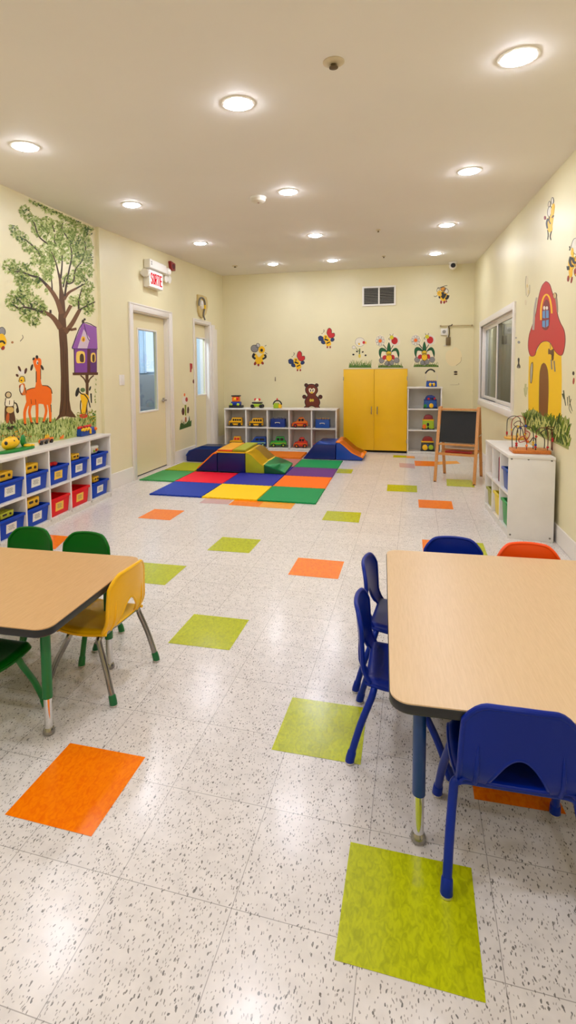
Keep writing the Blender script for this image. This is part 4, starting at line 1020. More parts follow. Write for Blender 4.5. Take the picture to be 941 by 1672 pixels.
MB().box(-.075,-.04,.022,.075,.04,.07).build('chassis', TLI, t, bevel=.012, seg=3, local=True)
for a in (-.075,.075):
    for b in (-.045,.045): MB().tube([(a,b-.014,.032),(a,b+.014,.032)], .032, 18).build('wheel', TBK, t, bevel=.003, local=True)
MB().box(-.09,-.035,.075,.09,.035,.1).build('fender', TBK, t, bevel=.01, local=True)
MB().ball((0,0,.118), (.042,.03,.036)).build('driver_head', TM('cream2',(236,220,180)), t, local=True)
for a in (-.036,.036): MB().ball((a,0,.142), (.022,.018,.024)).build('red_ear', TR, t, local=True)
x = ontopx(454, 664); t = thing('toy_cottage', 'little lime toy house with a red cone on top of the far cubby, third toy', 'toy', (x, YF+.12, zt_+.001), 'toys on top of the far cubby')
MB().box(-.07,-.04,0,.015,.04,.085).build('wall_block', TLI, t, bevel=.008, local=True)
MB().box(.015,-.038,0,.065,.038,.07).build('yellow_block', TY, t, bevel=.012, seg=3, local=True)
MB().tube([V3((.07*math.cos(a), -.03, .06+.07*math.sin(a))) for a in [k*PI/14 for k in range(15)]], .011, 10).build('black_arch', TBK, t, local=True)
MB().lathe([(.024,.115),(.02,.13),(.008,.165),(.002,.17)], (-.012,0,0), 18).build('red_cone', TR, t, local=True)

# toys in the tall bookcase
kS2 = crop(660, 600, 11.53)
def bag(label, sp, zb, body, roofm, trim, name, patches, ty=YF+.12):
    u0, u1, v0, v1 = sp; x0, x1 = aty(u0,v1,ty).x, aty(u1,v1,ty).x; L = x1-x0; Hh = aty(u0,v0,ty).z-aty(u0,v1,ty).z; W = min(.14, L*.55)
    t = thing(name, label, 'toy', ((x0+x1)/2, ty, zb+.001), 'toys in the tall bookcase')
    MB().box(-L/2,-W/2,0,L/2,W/2,.014).build('base', TBK, t, bevel=.004, local=True)
    MB().hexa([V3(p) for p in ((-L*.48,-W*.48,.014),(L*.48,-W*.48,.014),(L*.48,W*.48,.014),(-L*.48,W*.48,.014),(-L*.44,-W*.44,Hh*.62),(L*.44,-W*.44,Hh*.62),(L*.44,W*.44,Hh*.62),(-L*.44,W*.44,Hh*.62))]).build('body', body, t, bevel=.012, seg=3, local=True)
    MB().prism([(-L*.4,-W*.38,Hh*.63),(L*.4,-W*.38,Hh*.63),(L*.33,-W*.38,Hh*.9),(L*.1,-W*.38,Hh),(-L*.2,-W*.38,Hh*.98),(-L*.34,-W*.38,Hh*.84)], (0,W*.76,0)).build('roof', roofm, t, bevel=.01, seg=3, local=True)
    MB().box(-L*.46,-W*.5,Hh*.6,L*.46,W*.47,Hh*.68).build('band', trim, t, bevel=.004, local=True)
    for (a, z, ra, rz, m) in patches: MB().ball((a*L, -W*.46, z*Hh), (ra*L, .012, rz*Hh), 14, 9).build('figure_relief', m, t, local=True)
    return t
bag('blue toy bus house with a yellow figure in the top compartment of the tall bookcase', span(kS2,362,625,520,770), SZ[2], TM('busblue',(20,84,160)), TBD, TBD, 'toy_play_bus', [(.07,.22,.16,.18,TY),(-.36,.2,.12,.14,TG),(.38,.22,.08,.14,TB),(-.12,.72,.1,.08,TR),(.12,.72,.08,.08,TBK),(.3,.74,.07,.09,TR)])
bag('lime toy playhouse with reddish roof in the middle compartment of the tall bookcase', span(kS2,335,572,890,1170), SZ[1], TLI, TM('maroon',(140,44,50)), TY, 'toy_playhouse', [(-.02,.34,.1,.12,TBK),(-.3,.2,.16,.16,TO),(.28,.25,.14,.22,TLI),(0,.1,.07,.1,TBK)])
bag('black and yellow toy playhouse in the lowest compartment of the tall bookcase', span(kS2,310,572,1300,1575), SZ[0], TM('charcoal',(50,52,50)), TM('darkred',(150,36,30)), TY, 'toy_playhouse', [(-.18,.26,.2,.2,TY),(.24,.28,.18,.17,TLI),(.02,.4,.07,.08,TB)])
t = case('blue toy basket with yellow pictures standing on top of the tall bookcase', *span(kS2,415,620,248,366), SZ[3], TM('basketblue',(14,72,160)), ty=YF+.12, extra=TM('mix',(196,140,60)), group='toys in the tall bookcase', name='toy_basket')
MB().ball((-.02,-.062,.035), (.02,.012,.028)).build('yellow_picture', TY, t, local=True); MB().ball((.035,-.062,.035), (.018,.012,.026)).build('yellow_picture', TY, t, local=True)
MB().tube(smoothpath([(-.08,0,.09),(-.09,0,.17),(-.06,0,.24),(-.015,0,.262),(.04,0,.24),(.085,0,.18),(.08,0,.09)],5), .006, 8).build('basket_handle', TM('offw',(225,215,195)), t, local=True)
MB().tube(smoothpath([(-.095,-.004,.205),(-.06,-.004,.25),(-.015,-.004,.268),(.03,-.004,.25),(.045,-.004,.225)],5), .011, 8).build('grip', TBK, t, local=True)

# ------------------------------------------------------------------ right cubby contents and bead mazes
def rbin(i, k, lab, mat, h, w=.2, name='storage_bin'):
    a = (RCc[i]+RCc[i+1])/2; return bin_(lab, RS.pt(a, RZ[k]+.001, -.012), w, .24, h, mat, None, ey, -ex, 'bins in the right cubby unit')
rbin(0, 1, 'blue bin in the nearest upper compartment of the right cubby', TM('binblue2',(14,76,160)), .17)
rbin(0, 0, 'green bin with yellow side in the nearest lower compartment of the right cubby', BING, .2)
rbin(1, 0, 'yellow green bin in the middle lower compartment of the right cubby', BINY, .19)
rbin(2, 0, 'olive bin in the far lower compartment of the right cubby', TM('olive',(150,150,40)), .16)
bc = [((120,30,50),.2),((40,40,90),.22),((150,60,140),.19),((170,40,40),.21),((60,30,70),.2)]
for k, (c, h) in enumerate(bc):
    a = RCc[1]+.06+.022*k+.04
    t = thing('picture_book', ['maroon picture book, first from the near side, in the middle upper compartment','navy picture book second in the row, middle upper compartment of the right cubby','magenta picture book in the middle of the row, right cubby','red picture book fourth in the row, right cubby upper compartment','dark plum picture book at the far end of the row in the right cubby'][k], 'book', RS.pt(a, RZ[1]+.001, -.15), 'picture books in the right cubby')
    m = M('book%d' % k, c, .5)
    mb = MB(); RS.box(mb, a-.009, a-.007, RZ[1]+.001, RZ[1]+h, -.26, -.03); RS.box(mb, a+.007, a+.009, RZ[1]+.001, RZ[1]+h, -.26, -.03); RS.box(mb, a-.007, a+.007, RZ[1]+.001, RZ[1]+h, -.033, -.03); mb.build('cover', m, t)
    mb = MB(); RS.box(mb, a-.0068, a+.0068, RZ[1]+.003, RZ[1]+h-.004, -.256, -.034); mb.build('pages', PAPER, t)
a = (RCc[2]+RCc[3])/2
t = thing('toy_bottle', 'amber toy bottle in the far upper compartment of the right cubby', 'toy', RS.pt(a, RZ[1]+.001, -.06))
MB().lathe([(.03,0),(.032,.01),(.032,.12),(.02,.15),(.012,.16),(.012,.175)], (0,0,0), 20).build('bottle_body', TM('amber',(220,150,40)), t, local=True); MB().lathe([(.014,.172),(.014,.195)], (0,0,0), 16).build('cap', TR, t, local=True)
# front bead maze on a rectangular base
kM = crop(810, 660, 8.555); zs = RZ[2]+.001
MAZEW = wood('maze_wood', (214,126,48), (190,100,32), 1.4, .35)
bl = atz(*kM((240,690))[0], zs); br = atz(*kM((785,706))[0], zs); tl = atz(*kM((125,590))[0], zs)
ea = (br-bl).normalized(); La = (br-bl).length; eb = V3((-ea.y, ea.x, 0)); Lb = .2
t = thing('bead_maze', 'bead maze with bent wires on a rectangular orange wooden base, nearer one', 'bead maze', bl+ea*La/2+eb*Lb/2)
MP = lambda a, b, z: bl+ea*a+eb*b+V3((0,0,zs-zs+z))
ch = .012
MB().prism([MP(a,b,.0) for a, b in ((ch,0),(La-ch,0),(La,ch),(La,Lb-ch),(La-ch,Lb),(ch,Lb),(0,Lb-ch),(0,ch))], (0,0,.026)).build('wooden_base', MAZEW, t, bevel=.005, seg=3)
WIRES = [('wire_black',(34,30,30)),('wire_red',(160,30,34)),('wire_brown',(96,48,26))]
def wire(pts, m, r=.0033): 
    MB().tube(smoothpath(pts, 7), r, 8).build('wire', M(*WIRES[m], .35), t)
zb0 = .024; Hm = .205
wire([MP(.04,.1,zb0),MP(.04,.1,.14),MP(.055,.1,.19),MP(.1,.1,Hm),MP(.145,.1,.19),MP(.16,.1,.14),MP(.16,.1,zb0)], 0)
wire([MP(.02,.16,zb0),MP(.02,.16,.15),MP(.05,.16,.2),MP(.085,.15,.18),MP(.1,.12,.11),MP(.13,.09,.08),MP(.15,.06,.12),MP(.165,.04,.1),MP(.165,.04,zb0)], 0)
wire([MP(.17,.05,zb0),MP(.17,.05,.15),MP(.19,.05,.19),MP(.235,.05,.2),MP(.275,.05,.18),MP(.285,.05,.13),MP(.285,.05,zb0)], 2)
wire([MP(.1,.03,zb0),MP(.1,.03,.09),MP(.08,.04,.13),MP(.05,.05,.11),MP(.06,.07,.08),MP(.11,.08,.1),MP(.13,.08,.15),MP(.1,.09,.17)], 1)
wire([MP(.25,.15,zb0),MP(.25,.15,.1),MP(.22,.14,.15),MP(.27,.13,.18),MP(.34,.12,.17),MP(.37,.11,.13),MP(.37,.11,zb0)], 0)
wire([MP(.29,.1,zb0),MP(.29,.1,.16),MP(.31,.1,.2),MP(.36,.08,.19),MP(La-.03,.05,.205),MP(La-.022,.04,.16),MP(La-.022,.04,zb0)], 2)
bead = M('bead_yellow',(236,196,60),.35)
for k, (a, b, z, c) in enumerate(((.04,.1,.05,'red'),(.04,.1,.066,'red'),(.16,.1,.06,'yellow'),(.16,.1,.078,'yellow'),(.105,.1,Hm,'blue'),(.1,.03,.06,'orange'),(.165,.04,.05,'red'),(.165,.04,.066,'blue'),(.17,.05,.13,'red'),(.285,.05,.1,'red'),(.285,.05,.116,'red'),(.12,.09,.085,'orange'),(.06,.16,.195,'yellow'),(.37,.11,.05,'yellow'),(La-.022,.04,.05,'red'))):
    mb = MB(); mb.ball(MP(a,b,z), .0095, 12, 8); mb.build('bead', M('bead_'+c, {'red':(190,30,34),'yellow':(236,196,60),'blue':(24,60,160),'orange':(240,120,30)}[c], .35), t)
# rear bead maze on a round base
c = atz(*kM((150,485))[0], zs)+V3((.085,.02,0)); t = thing('bead_maze', 'bead maze on a round yellow wooden base, farther one next to the window', 'bead maze', c)
MB().lathe([(.1,0),(.105,.006),(.105,.016),(.1,.022)], c, 36).build('round_base', M('maze_yellow',(222,166,60),.4), t)
MP = lambda a, b, z: c+V3((a,b,z))
wire([MP(-.08,0,.02),MP(-.08,0,.16),MP(-.06,0,.2),MP(-.02,0,.215),MP(.02,0,.2),MP(.035,0,.16),MP(.035,0,.02)], 0)
wire([MP(-.03,.06,.02),MP(-.03,.06,.15),MP(0,.05,.2),MP(.05,.04,.21),MP(.08,.02,.17),MP(.08,.01,.02)], 1)
wire([MP(0,-.07,.02),MP(0,-.07,.1),MP(-.03,-.05,.14),MP(.02,-.02,.17),MP(.06,-.04,.12),MP(.06,-.05,.02)], 2)
for a, b, z, cc in ((-.08,0,.06,'red'),(-.08,0,.045,'red'),(.035,0,.1,'blue'),(.035,0,.115,'orange'),(0,-.07,.05,'yellow'),(.06,-.05,.05,'yellow'),(.08,.01,.05,'red'),(-.03,.06,.08,'yellow')):
    mb = MB(); mb.ball(MP(a,b,z), .0095, 12, 8); mb.build('bead', MATS['bead_'+cc], t)
# ------------------------------------------------------------------ wall paintings and stickers
def PM(n, rgb): return M('paint_'+n, rgb, .5)
pBR, pDB, pBK, pWH, pOR, pYE, pRD = PM('brown',(88,54,28)), PM('darkbrown',(52,34,22)), PM('black',(34,32,30)), PM('white',(232,224,208)), PM('orange',(242,106,0)), PM('yellow',(244,190,12)), PM('red',(200,34,36))
pG1, pG2, pG3, pG4 = PM('pale_green',(170,182,104)), PM('mid_green',(120,144,56)), PM('deep_green',(56,86,22)), PM('light_leaf',(198,206,136))
pPU, pPD, pPL, pGY, pBL, pNV, pCR = PM('purple',(124,58,150)), PM('deep_purple',(92,34,112)), PM('lilac',(206,184,200)), PM('grey',(142,140,140)), PM('sky',(92,146,196)), PM('navy',(28,52,110)), PM('cream',(240,228,196))
pOL = PM('olive',(134,150,30)); pMB = PM('bark',(110,70,38))
ct = crop(0, 310, 5.535); cd = crop(0, 520, 5.228)
def leaves(P, name, clusters, mat, layer, dens, size, seed, conv=None):
    rnd = random.Random(seed); mb = MB()
    for (cx, cy, rx, ry, a) in clusters:
        n = int(rx*ry*dens)
        for _ in range(n):
            r = math.sqrt(rnd.random()); th = rnd.random()*2*PI
            ex_, ey_ = rx*r*math.cos(th), ry*r*math.sin(th)
            X_, Y_ = cx+ex_*math.cos(a)-ey_*math.sin(a), cy+ex_*math.sin(a)+ey_*math.cos(a)
            s = size*rnd.uniform(.6,1.3); b = rnd.random()*PI
            q = [(X_+s*math.cos(b), Y_+s*math.sin(b)), (X_-s*.42*math.sin(b), Y_+s*.42*math.cos(b)), (X_-s*math.cos(b), Y_-s*math.sin(b)), (X_+s*.42*math.sin(b), Y_-s*.42*math.cos(b))]
            q = conv(q)
            if P.w is MW and max(p[0] for p in q) > 157.5: continue
            pts = [P.w.hit(*p) for p in q]
            if any(p.z > ceilz(p.x, p.y)-.01 for p in pts): continue
            mb.bm.faces.new([mb.bm.verts.new(p+P.w.n*.0012*layer) for p in pts])
    return mb.build(name, mat, P.root, smooth=False)
T = Paint('tree_mural', 'big leafy tree with a brown trunk painted on the left wall up to the ceiling', 'wall painting', MW, (104, 690))
cl = [(300,105,40,34,.3),(370,140,60,40,.4),(460,180,70,42,.35),(570,215,80,45,.35),(680,260,70,55,.4),(790,340,48,80,0),(225,200,50,62,-.3),(270,260,60,40,.4),
 (125,365,42,60,-.2),(190,430,80,50,.5),(250,520,60,50,.5),(310,560,60,50,.4),(330,290,60,50,.6),(330,380,60,40,.5),(410,330,70,90,.2),(480,400,90,130,.1),(600,370,90,130,0),(700,420,90,130,0),(780,520,58,140,0),(430,560,80,110,.1),(420,690,70,110,0),(500,560,70,120,0),(640,560,90,120,0),(740,640,90,100,0),
 (90,690,70,70,0),(190,730,90,75,.2),(270,790,90,70,.3),(200,830,80,60,.1),(340,840,40,50,0),(320,650,60,40,.3),(430,780,50,60,0),(690,790,70,70,0),(790,880,60,60,0),(660,1000,45,50,0),(770,1000,80,90,0),(800,1080,50,60,0),(600,820,40,60,0),(730,770,70,60,0),(820,720,30,80,0),
 (130,1000,85,90,0),(220,920,80,60,.3),(300,1010,100,70,.4),(230,1120,60,70,0),(310,1170,60,80,0),(390,1080,40,60,0),(420,920,26,26,0)]
leaves(T, 'pale_foliage', [c for c in cl], pG1, .6, .0105, 18, 1, ct)
leaves(T, 'light_foliage', cl, pG4, .8, .0045, 15, 2, ct)
trunk = cd([(465,882),(505,820),(517,700),(520,500),(512,260),(503,130)])+ct([(525,1200),(530,1100),(535,1000),(537,880),(530,800),(512,705),(548,780),(560,880),(580,960),(590,1100),(595,1200)])+cd([(570,150),(578,260),(585,500),(592,700),(605,780),(650,845),(600,842),(560,835),(520,842)])
T.fill('trunk', trunk, pBR, 2, smooth=False)
dk = ct
T.strokes('branch', [(ct((545,1250),(500,1180),(450,1130),(380,1100)),9,5), (ct((555,1120),(520,1010),(470,920),(410,850)),8,4.5), (ct((565,1250),(640,1265)),3,3),
  (ct((590,1290),(650,1210),(700,1120),(722,1080)),8,5), (ct((578,990),(620,930),(690,890)),5,3.2), (ct((580,1160),(605,1110),(640,1045)),4.5,5.5), (ct((640,1265),(690,1255)),4,4)], pMB, 2.2)
T.strokes('branch', [(ct((390,1105),(290,1075),(210,1060),(170,1075),(120,1035)),4,1.6),(ct((420,860),(350,795),(280,775),(200,745),(140,735)),4,1.4),(ct((718,1085),(780,1050),(858,1012)),3,1.6),(ct((690,890),(740,862),(770,848)),2.6,1.2),
  (ct((585,960),(600,850),(625,720),(648,600),(632,490)),3,1.2),(ct((600,850),(660,830),(682,720),(740,640),(775,510),(760,465)),2.4,1),(ct((548,800),(560,680),(560,590)),2.6,1.2),(ct((535,790),(505,660),(462,560)),2.2,.9),
  (ct((362,600),(330,540),(240,460),(180,430)),2,1.2),(ct((432,490),(350,420),(312,310),(288,275)),2,1.2),(ct((440,395),(400,345),(368,315)),2,1),(ct((492,380),(470,310)),1.8,.9),(ct((612,440),(560,350),(566,300)),1.8,.9),(ct((512,510),(490,460),(496,400)),1.8,.8),
  (ct((710,1075),(712,990),(742,885)),2.6,1),(ct((470,910),(468,850),(458,760)),2,.8),(ct((570,880),(590,790),(610,770)),2,1),(ct((220,1050),(160,990),(140,985)),1.8,.9),(ct((285,1070),(265,990)),1.8,.9),(ct((410,1100),(390,1060)),1.8,.9),(ct((455,1115),(455,1085)),3.2,3)], pDB, 2.5)
T.strokes('bark_line', [(cd((500,840),(530,760),(540,640),(543,420),(536,200)),.9,.5),(cd((560,820),(566,700),(562,520),(560,300)),.9,.5),(cd((590,800),(580,700),(574,560)),.8,.4)], pDB, 2.6)
leaves(T, 'mid_foliage', cl, pG2, 3, .0044, 15, 3, ct)
dc = [(300,95,36,26,.3),(380,135,60,26,.4),(470,180,60,28,.35),(560,210,70,26,.35),(660,255,60,30,.4),(800,360,36,60,0),(240,210,34,50,-.3),(190,440,50,30,.4),(120,360,26,40,0),(130,730,60,36,0),(230,700,30,40,0),(200,820,40,40,0),(320,820,40,36,0),(150,1010,60,60,0),(320,1060,60,60,0),(230,1110,40,50,0),(310,1180,40,50,0),(760,820,40,40,0),(820,640,24,60,0),(790,1060,40,50,0),(190,940,40,40,0),(680,470,50,40,0),(700,580,50,30,0)]
leaves(T, 'dark_foliage', dc, pG3, 3.4, .006, 13, 4, ct)
# grass along the foot of the mural
G = Paint('painted_grass', 'band of painted green grass along the foot of the tree mural', 'wall painting', MW, (70, 712))
G.fill('grass_ground', cd([(0,905),(60,890),(140,870),(210,850),(330,840),(430,855),(500,862),(620,850),(700,850),(760,840),(822,815),(822,1010),(600,1030),(300,1060),(0,1085)]), pG1, .5, smooth=False)
def blades(P, name, x0, x1, ytop, ybot, n, h, mat, layer, seed, conv, w=1.2):
    rnd = random.Random(seed); L_ = []
    for _ in range(n):
        x = rnd.uniform(x0, x1); y = rnd.uniform(ytop(x), ybot(x)); hh = h*rnd.uniform(.6,1.3); dx = rnd.uniform(-.45,.45)*hh
        L_.append((conv((x,y),(x+dx*.5,y-hh*.6),(x+dx,y-hh)), w*rnd.uniform(.8,1.5), .2))
    return P.strokes(name, L_, mat, layer, sm=False)
gt = lambda x: 905-.08*x; gb = lambda x: 1080-.1*x
blades(G, 'grass_blade', 5, 815, gt, gb, 330, 38, pG2, 1.2, 5, cd); blades(G, 'grass_blade', 5, 815, gt, gb, 230, 34, pG4, 1.5, 6, cd); blades(G, 'grass_blade', 5, 815, gt, gb, 110, 34, pG3, 1.8, 7, cd)
leaves(G, 'yellow_flower', [(160,1000,150,50,0),(760,850,60,60,0)], PM('flower_gold',(224,160,30)), 2, .004, 9, 8, cd); leaves(G, 'red_flower', [(200,990,110,40,0),(30,1000,40,50,0)], PM('flower_red',(190,60,30)), 2.2, .0035, 8, 9, cd)
leaves(G, 'climbing_leaf', [(816,620,10,150,0),(790,830,40,60,0),(690,820,40,30,0)], pOL, 2.1, .016, 9, 10, cd)
leaves(G, 'dark_leaf', [(60,930,60,40,0),(150,930,40,30,0),(40,1010,40,30,0),(805,860,22,60,0)], PM('leafdark',(30,110,40)), 2.3, .008, 9, 11, cd)

def outline(P, polys, conv, mat, w, layer, name='marking', closed=True):
    return P.strokes(name, [(conv(p+[p[0]] if closed else p), w, w) for p in polys], mat, layer)
# large deer
D = Paint('painted_deer', 'tall orange deer with a long neck painted left of the tree trunk', 'wall painting', MW, (62, 690))
body = [(218,640),(228,612),(262,598),(296,592),(308,545),(308,450),(290,400),(284,350),(310,336),(345,345),(352,385),(345,430),(346,520),(360,572),(402,575),(432,605),(440,680),(430,735),(385,735),(340,728),(290,740),(235,740)]
D.fill('body', cd(body), pOR, 2)
D.strokes('leg', [(cd((236,720),(210,800),(213,905)),5,3.4),(cd((266,725),(250,800),(270,892)),4.4,3),(cd((314,720),(316,800),(314,897)),4.6,3.2),(cd((378,715),(394,790),(370,882)),4.6,3),(cd((416,710),(428,800),(428,886)),4.8,3)], pOR, 2.3)
D.strokes('marking', [(cd((228,612),(262,598),(296,592)),1,1),(cd((402,575),(432,600),(444,642)),1.6,.8),(cd((360,572),(402,575)),1,1),(cd((308,545),(308,450)),.8,.8),(cd((346,520),(345,430)),.8,.8),(cd((432,735),(436,800)),1.4,.8),(cd((300,690),(306,735)),.7,.5),(cd((262,690),(268,730)),.7,.5)], pDB, 2.8)
[D.fill('ear', cd(e_), pDB, 2.6) for e_ in (ell(270,418,9,28,.25), ell(358,418,9,24,-.5))]; D.fill('horn_tuft', [cd(ell(314,330,10,16)), cd(ell(286,345,8,12,.4))], pBK, 2.7)
D.fill('eye', cd(ell(316,376,8,18)), pWH, 3); D.fill('pupil', cd(ell(319,380,4,10)), pBK, 3.3)
D.fill('hoof', [cd(ell(213,905,12,7)),cd(ell(271,892,11,7)),cd(ell(314,898,11,7)),cd(ell(369,884,11,6)),cd(ell(428,886,10,6))], pBR, 2.9)
# small deer
D = Paint('painted_fawn', 'small yellow-faced antlered fawn painted behind the tall orange deer', 'wall painting', MW, (37, 642))
D.fill('neck', cd([(165,570),(205,555),(215,600),(218,650),(180,650),(168,610)]), PM('fawn_orange',(216,110,30)), 1.4); D.fill('chest', cd(ell(186,600,15,38,.1)), pWH, 1.7)
D.fill('head', cd(ell(184,524,24,27)), pYE, 1.8); D.fill('antler', [cd(ell(166,430,9,26,-.4)), cd(ell(218,448,10,26,.3)), cd(ell(146,486,9,14,-.6))], PM('antler',(82,36,22)), 1.7); D.fill('cheek', cd(ell(184,462,30,22)), pWH, 1.5)
D.strokes('marking', [(cd((160,540),(172,500),(205,498),(212,540)),.8,.8),(cd((168,570),(170,620),(190,655)),1,1),(cd((215,590),(222,640)),1,1)], pDB, 2.1); D.fill('nose', cd(ell(180,530,8,6)), pDB, 2.2)
# beaver like animal at the far left
D = Paint('painted_beaver', 'small brown upright animal with a pale chest painted at the far left', 'wall painting', MW, (16, 695))
D.fill('body', cd([(42,760),(60,745),(112,745),(120,800),(132,870),(120,900),(60,895),(40,860)]), pBR, 1.4); D.fill('belly', cd(ell(84,780,32,28)), PM('tan_belly',(214,176,96)), 1.7); D.fill('flank', cd(ell(64,850,14,46,.1)), PM('rust',(190,88,30)), 1.8)
D.fill('chest', cd([(42,700),(60,685),(108,690),(116,740),(70,750),(44,740)]), pCR, 1.5); D.fill('head', cd(ell(70,652,24,25)), PM('beige_face',(214,190,140)), 1.6)
D.strokes('marking', [(cd(*[(70+24*math.cos(a),652+25*math.sin(a)) for a in [k*PI/6 for k in range(13)]]),1.3,1.3),(cd((48,680),(42,740),(70,752),(112,748),(118,700)),1,1),(cd((116,720),(140,730),(155,790),(145,805)),1.6,2),(cd((80,700),(78,735)),.8,.8)], pDB, 2.2)
D.fill('paw', [cd(ell(82,936,26,14,.2)), cd(ell(148,785,11,22)), cd(ell(110,925,18,10))], pDB, 2)
# bird house
H_ = Paint('painted_birdhouse', 'purple birdhouse on a brown post painted right of the tree', 'wall painting', MW, (142, 684))
H_.strokes('post', [(cd((742,480),(744,600),(742,680),(722,850)),5,3.4),(cd((688,486),(718,515),(734,548)),2,2),(cd((800,486),(768,515),(754,548)),2,2)], pBR, 1.3)
H_.fill('wall', cd([(632,256),(745,260),(745,466),(636,462)]), pPU, 2, False); H_.fill('side_wall', cd([(768,258),(826,262),(826,466),(768,468)]), pPD, 2, False); H_.fill('corner_strip', cd([(743,260),(770,258),(770,468),(743,468)]), PM('plum',(88,26,44)), 2.2, False)  # the corner piece is a maroon strip of the mural
H_.fill('roof', cd([(614,252),(704,42),(716,40),(822,76),(831,262),(760,258),(640,260)]), PM('roof_purple',(146,84,168)), 2.4, False); H_.fill('gable', cd([(660,254),(712,92),(765,172),(742,256)]), pPL, 2.7, False)
H_.fill('round_window', cd(ell(709,176,17,24)), pYE, 3); H_.fill('round_opening', cd(ell(710,180,8,14)), PM('amber_dark',(170,90,20)), 3.3)
H_.fill('window', [cd([(652,375),(650,300),(668,280),(705,280),(722,300),(722,372),(690,380)]), cd([(776,368),(776,305),(795,292),(812,305),(812,368)])], PM('window_gold',(240,200,90)), 2.8)  # plain yellow paint for the birdhouse windows
H_.fill('window_opening', [cd([(682,366),(680,318),(696,300),(712,318),(712,370)]), cd([(788,366),(786,318),(798,306),(806,320),(804,366)])], PM('umber',(70,40,24)), 3.1)
H_.fill('platform', cd([(620,462),(835,460),(834,482),(622,484)]), PM('platform',(84,44,22)), 2.6, False)
H_.strokes('marking', [(cd((614,252),(704,42),(822,76)),1,1),(cd((614,254),(640,260),(760,260),(831,262)),1,1),(cd((716,50),(745,160),(764,190)),.9,.9),(cd((632,260),(636,462)),.8,.8)], PM('indigo_line',(60,20,80)), 3.4)
H_.fill('weathervane', [cd(ell(708,26,10,16)), cd(ell(722,8,8,10))], pDB, 2.6)
D = Paint('painted_figure', 'dark-headed animal in yellow clothes and red shoes painted below the birdhouse', 'wall painting', MW, (135, 682))
D.fill('clothes', cd([(686,655),(720,640),(760,670),(742,720),(722,820),(690,818),(700,740)]), pYE, 1.6); D.fill('head', cd(ell(706,610,20,18)), PM('moss',(92,120,70)), 1.7); [D.fill('ear', cd(e_), pBK, 1.5) for e_ in (ell(660,628,14,40,.25), ell(768,598,7,20,.3))]
D.strokes('marking', [(cd((665,610),(690,640),(720,650)),2,1.4),(cd((720,650),(750,690),(770,760)),2,1.4),(cd((690,700),(686,760),(694,815)),1.4,1.2),(cd((776,640),(780,720)),2.4,1.4),(cd((740,740),(745,830)),1.2,1)], pBK, 2); D.fill('shoe', cd(ell(712,832,34,18)), PM('shoe_red',(214,64,40)), 2.1)
# marks by the left bee and the bee itself
def bee(label, wall, at, conv, body, head, wings, stripes, feet, feelers, wingmat=None, group='bee and butterfly stickers', name='bee_sticker', bodym=None, eyes=None, halo=None):
    B = Paint(name, label, 'wall sticker', wall, at, group); 
    if halo: B.fill('backing', conv(halo), pCR, .5)
    for wpoly, wm in wings: B.fill('wing', conv(wpoly), wm, 1.6); outline(B, [wpoly], conv, pBK, .7, 2.0, 'wing_outline')
    B.fill('body', conv(body), bodym or pYE, 2.2)
    if head: B.fill('head', conv(head), pYE, 2.5)
    if stripes: B.strokes('stripe', [(conv(*s[0]), s[1], s[1]*.8) for s in stripes], pBK, 2.8)
    if feet: B.fill('foot', [conv(f) for f in feet], PM('shoe_maroon',(150,40,30)), 2.4)
    if feelers: B.strokes('feeler', [(conv(*f), .8, .7) for f in feelers], pBK, 2.9)
    if eyes: B.fill('eye', [conv(e_) for e_ in eyes], pBK, 3)
    return B
bee('yellow and grey bee cut off by the left picture edge on the mural wall', MW, (4, 545), cd, [(-20,150),(20,130),(50,175),(52,215),(30,240),(0,250),(-25,220)], ell(20,165,20,24), [(ell(18,110,26,36,-.2), pGY)], [([(-10,200),(20,195),(40,215)],3.5)], [ell(24,252,14,18,.4)], [])
D = Paint('paint_mark', 'small curved dark mark and brown dot on the mural wall beside the left bee', 'wall mark', MW, (30, 555)); D.strokes('curved_mark', [(cd((190,140),(196,165),(172,194)),.5,1)], pDB, 1); D.fill('brown_dot', cd(ell(105,204,10,10)), PM('tan_dot',(176,120,70)), 1)
# far wall
cb = crop(400, 530, 5.535)
bee('bee sticker with grey wings and arms on hips, leftmost on the far wall', BW, (423, 580), cb, [(100,262),(128,295),(165,262),(185,275),(165,300),(160,345),(125,358),(92,345),(98,300),(80,275)], ell(153,228,29,34), [(ell(88,217,33,32,.5), pGY), (ell(118,190,17,20), PM('pale_grey',(196,190,184)))], [([(88,262),(74,290),(96,310)],4.2),([(180,270),(188,295),(160,312)],3.6)], [ell(93,352,11,16,.3), ell(123,365,9,12), ell(160,348,11,14,-.5)], [[(180,195),(195,186)],[(184,252),(202,266)]], eyes=[ell(152,232,12,14)])
def bfly(label, at, dx, dy):
    f = lambda *p: cb([(q[0]+dx, q[1]+dy) for q in (p[0] if len(p) == 1 and isinstance(p[0], list) else p)])
    return bee(label, BW, at, f, [(440,330),(455,310),(480,318),(500,345),(510,385),(490,403),(468,398),(456,365)], ell(460,322,19,20), [([(470,285),(480,250),(498,240),(514,258),(516,285),(538,285),(542,310),(522,328),(492,325)], pRD), ([(394,322),(412,310),(436,322),(442,345),(425,355),(400,350)], pNV), (ell(440,368,20,15,.3), pNV), (ell(522,345,18,14,-.6), pNV)], [([(450,338),(485,352)],3),([(470,378),(500,365)],2)], [ell(476,412,7,10), ell(502,412,7,10)], [[(440,280),(448,262),(440,254)],[(425,292),(432,285)]], name='butterfly_sticker', eyes=[ell(462,320,7,7)])
b1 = bfly('bee with heart shaped red wings, lower of two on the far wall', (485, 590), 0, 0); b1 = bfly('bee with heart shaped red wings, upper of two on the far wall', (533, 552), 270, -208)
cbR = crop(690, 450, 7.967)
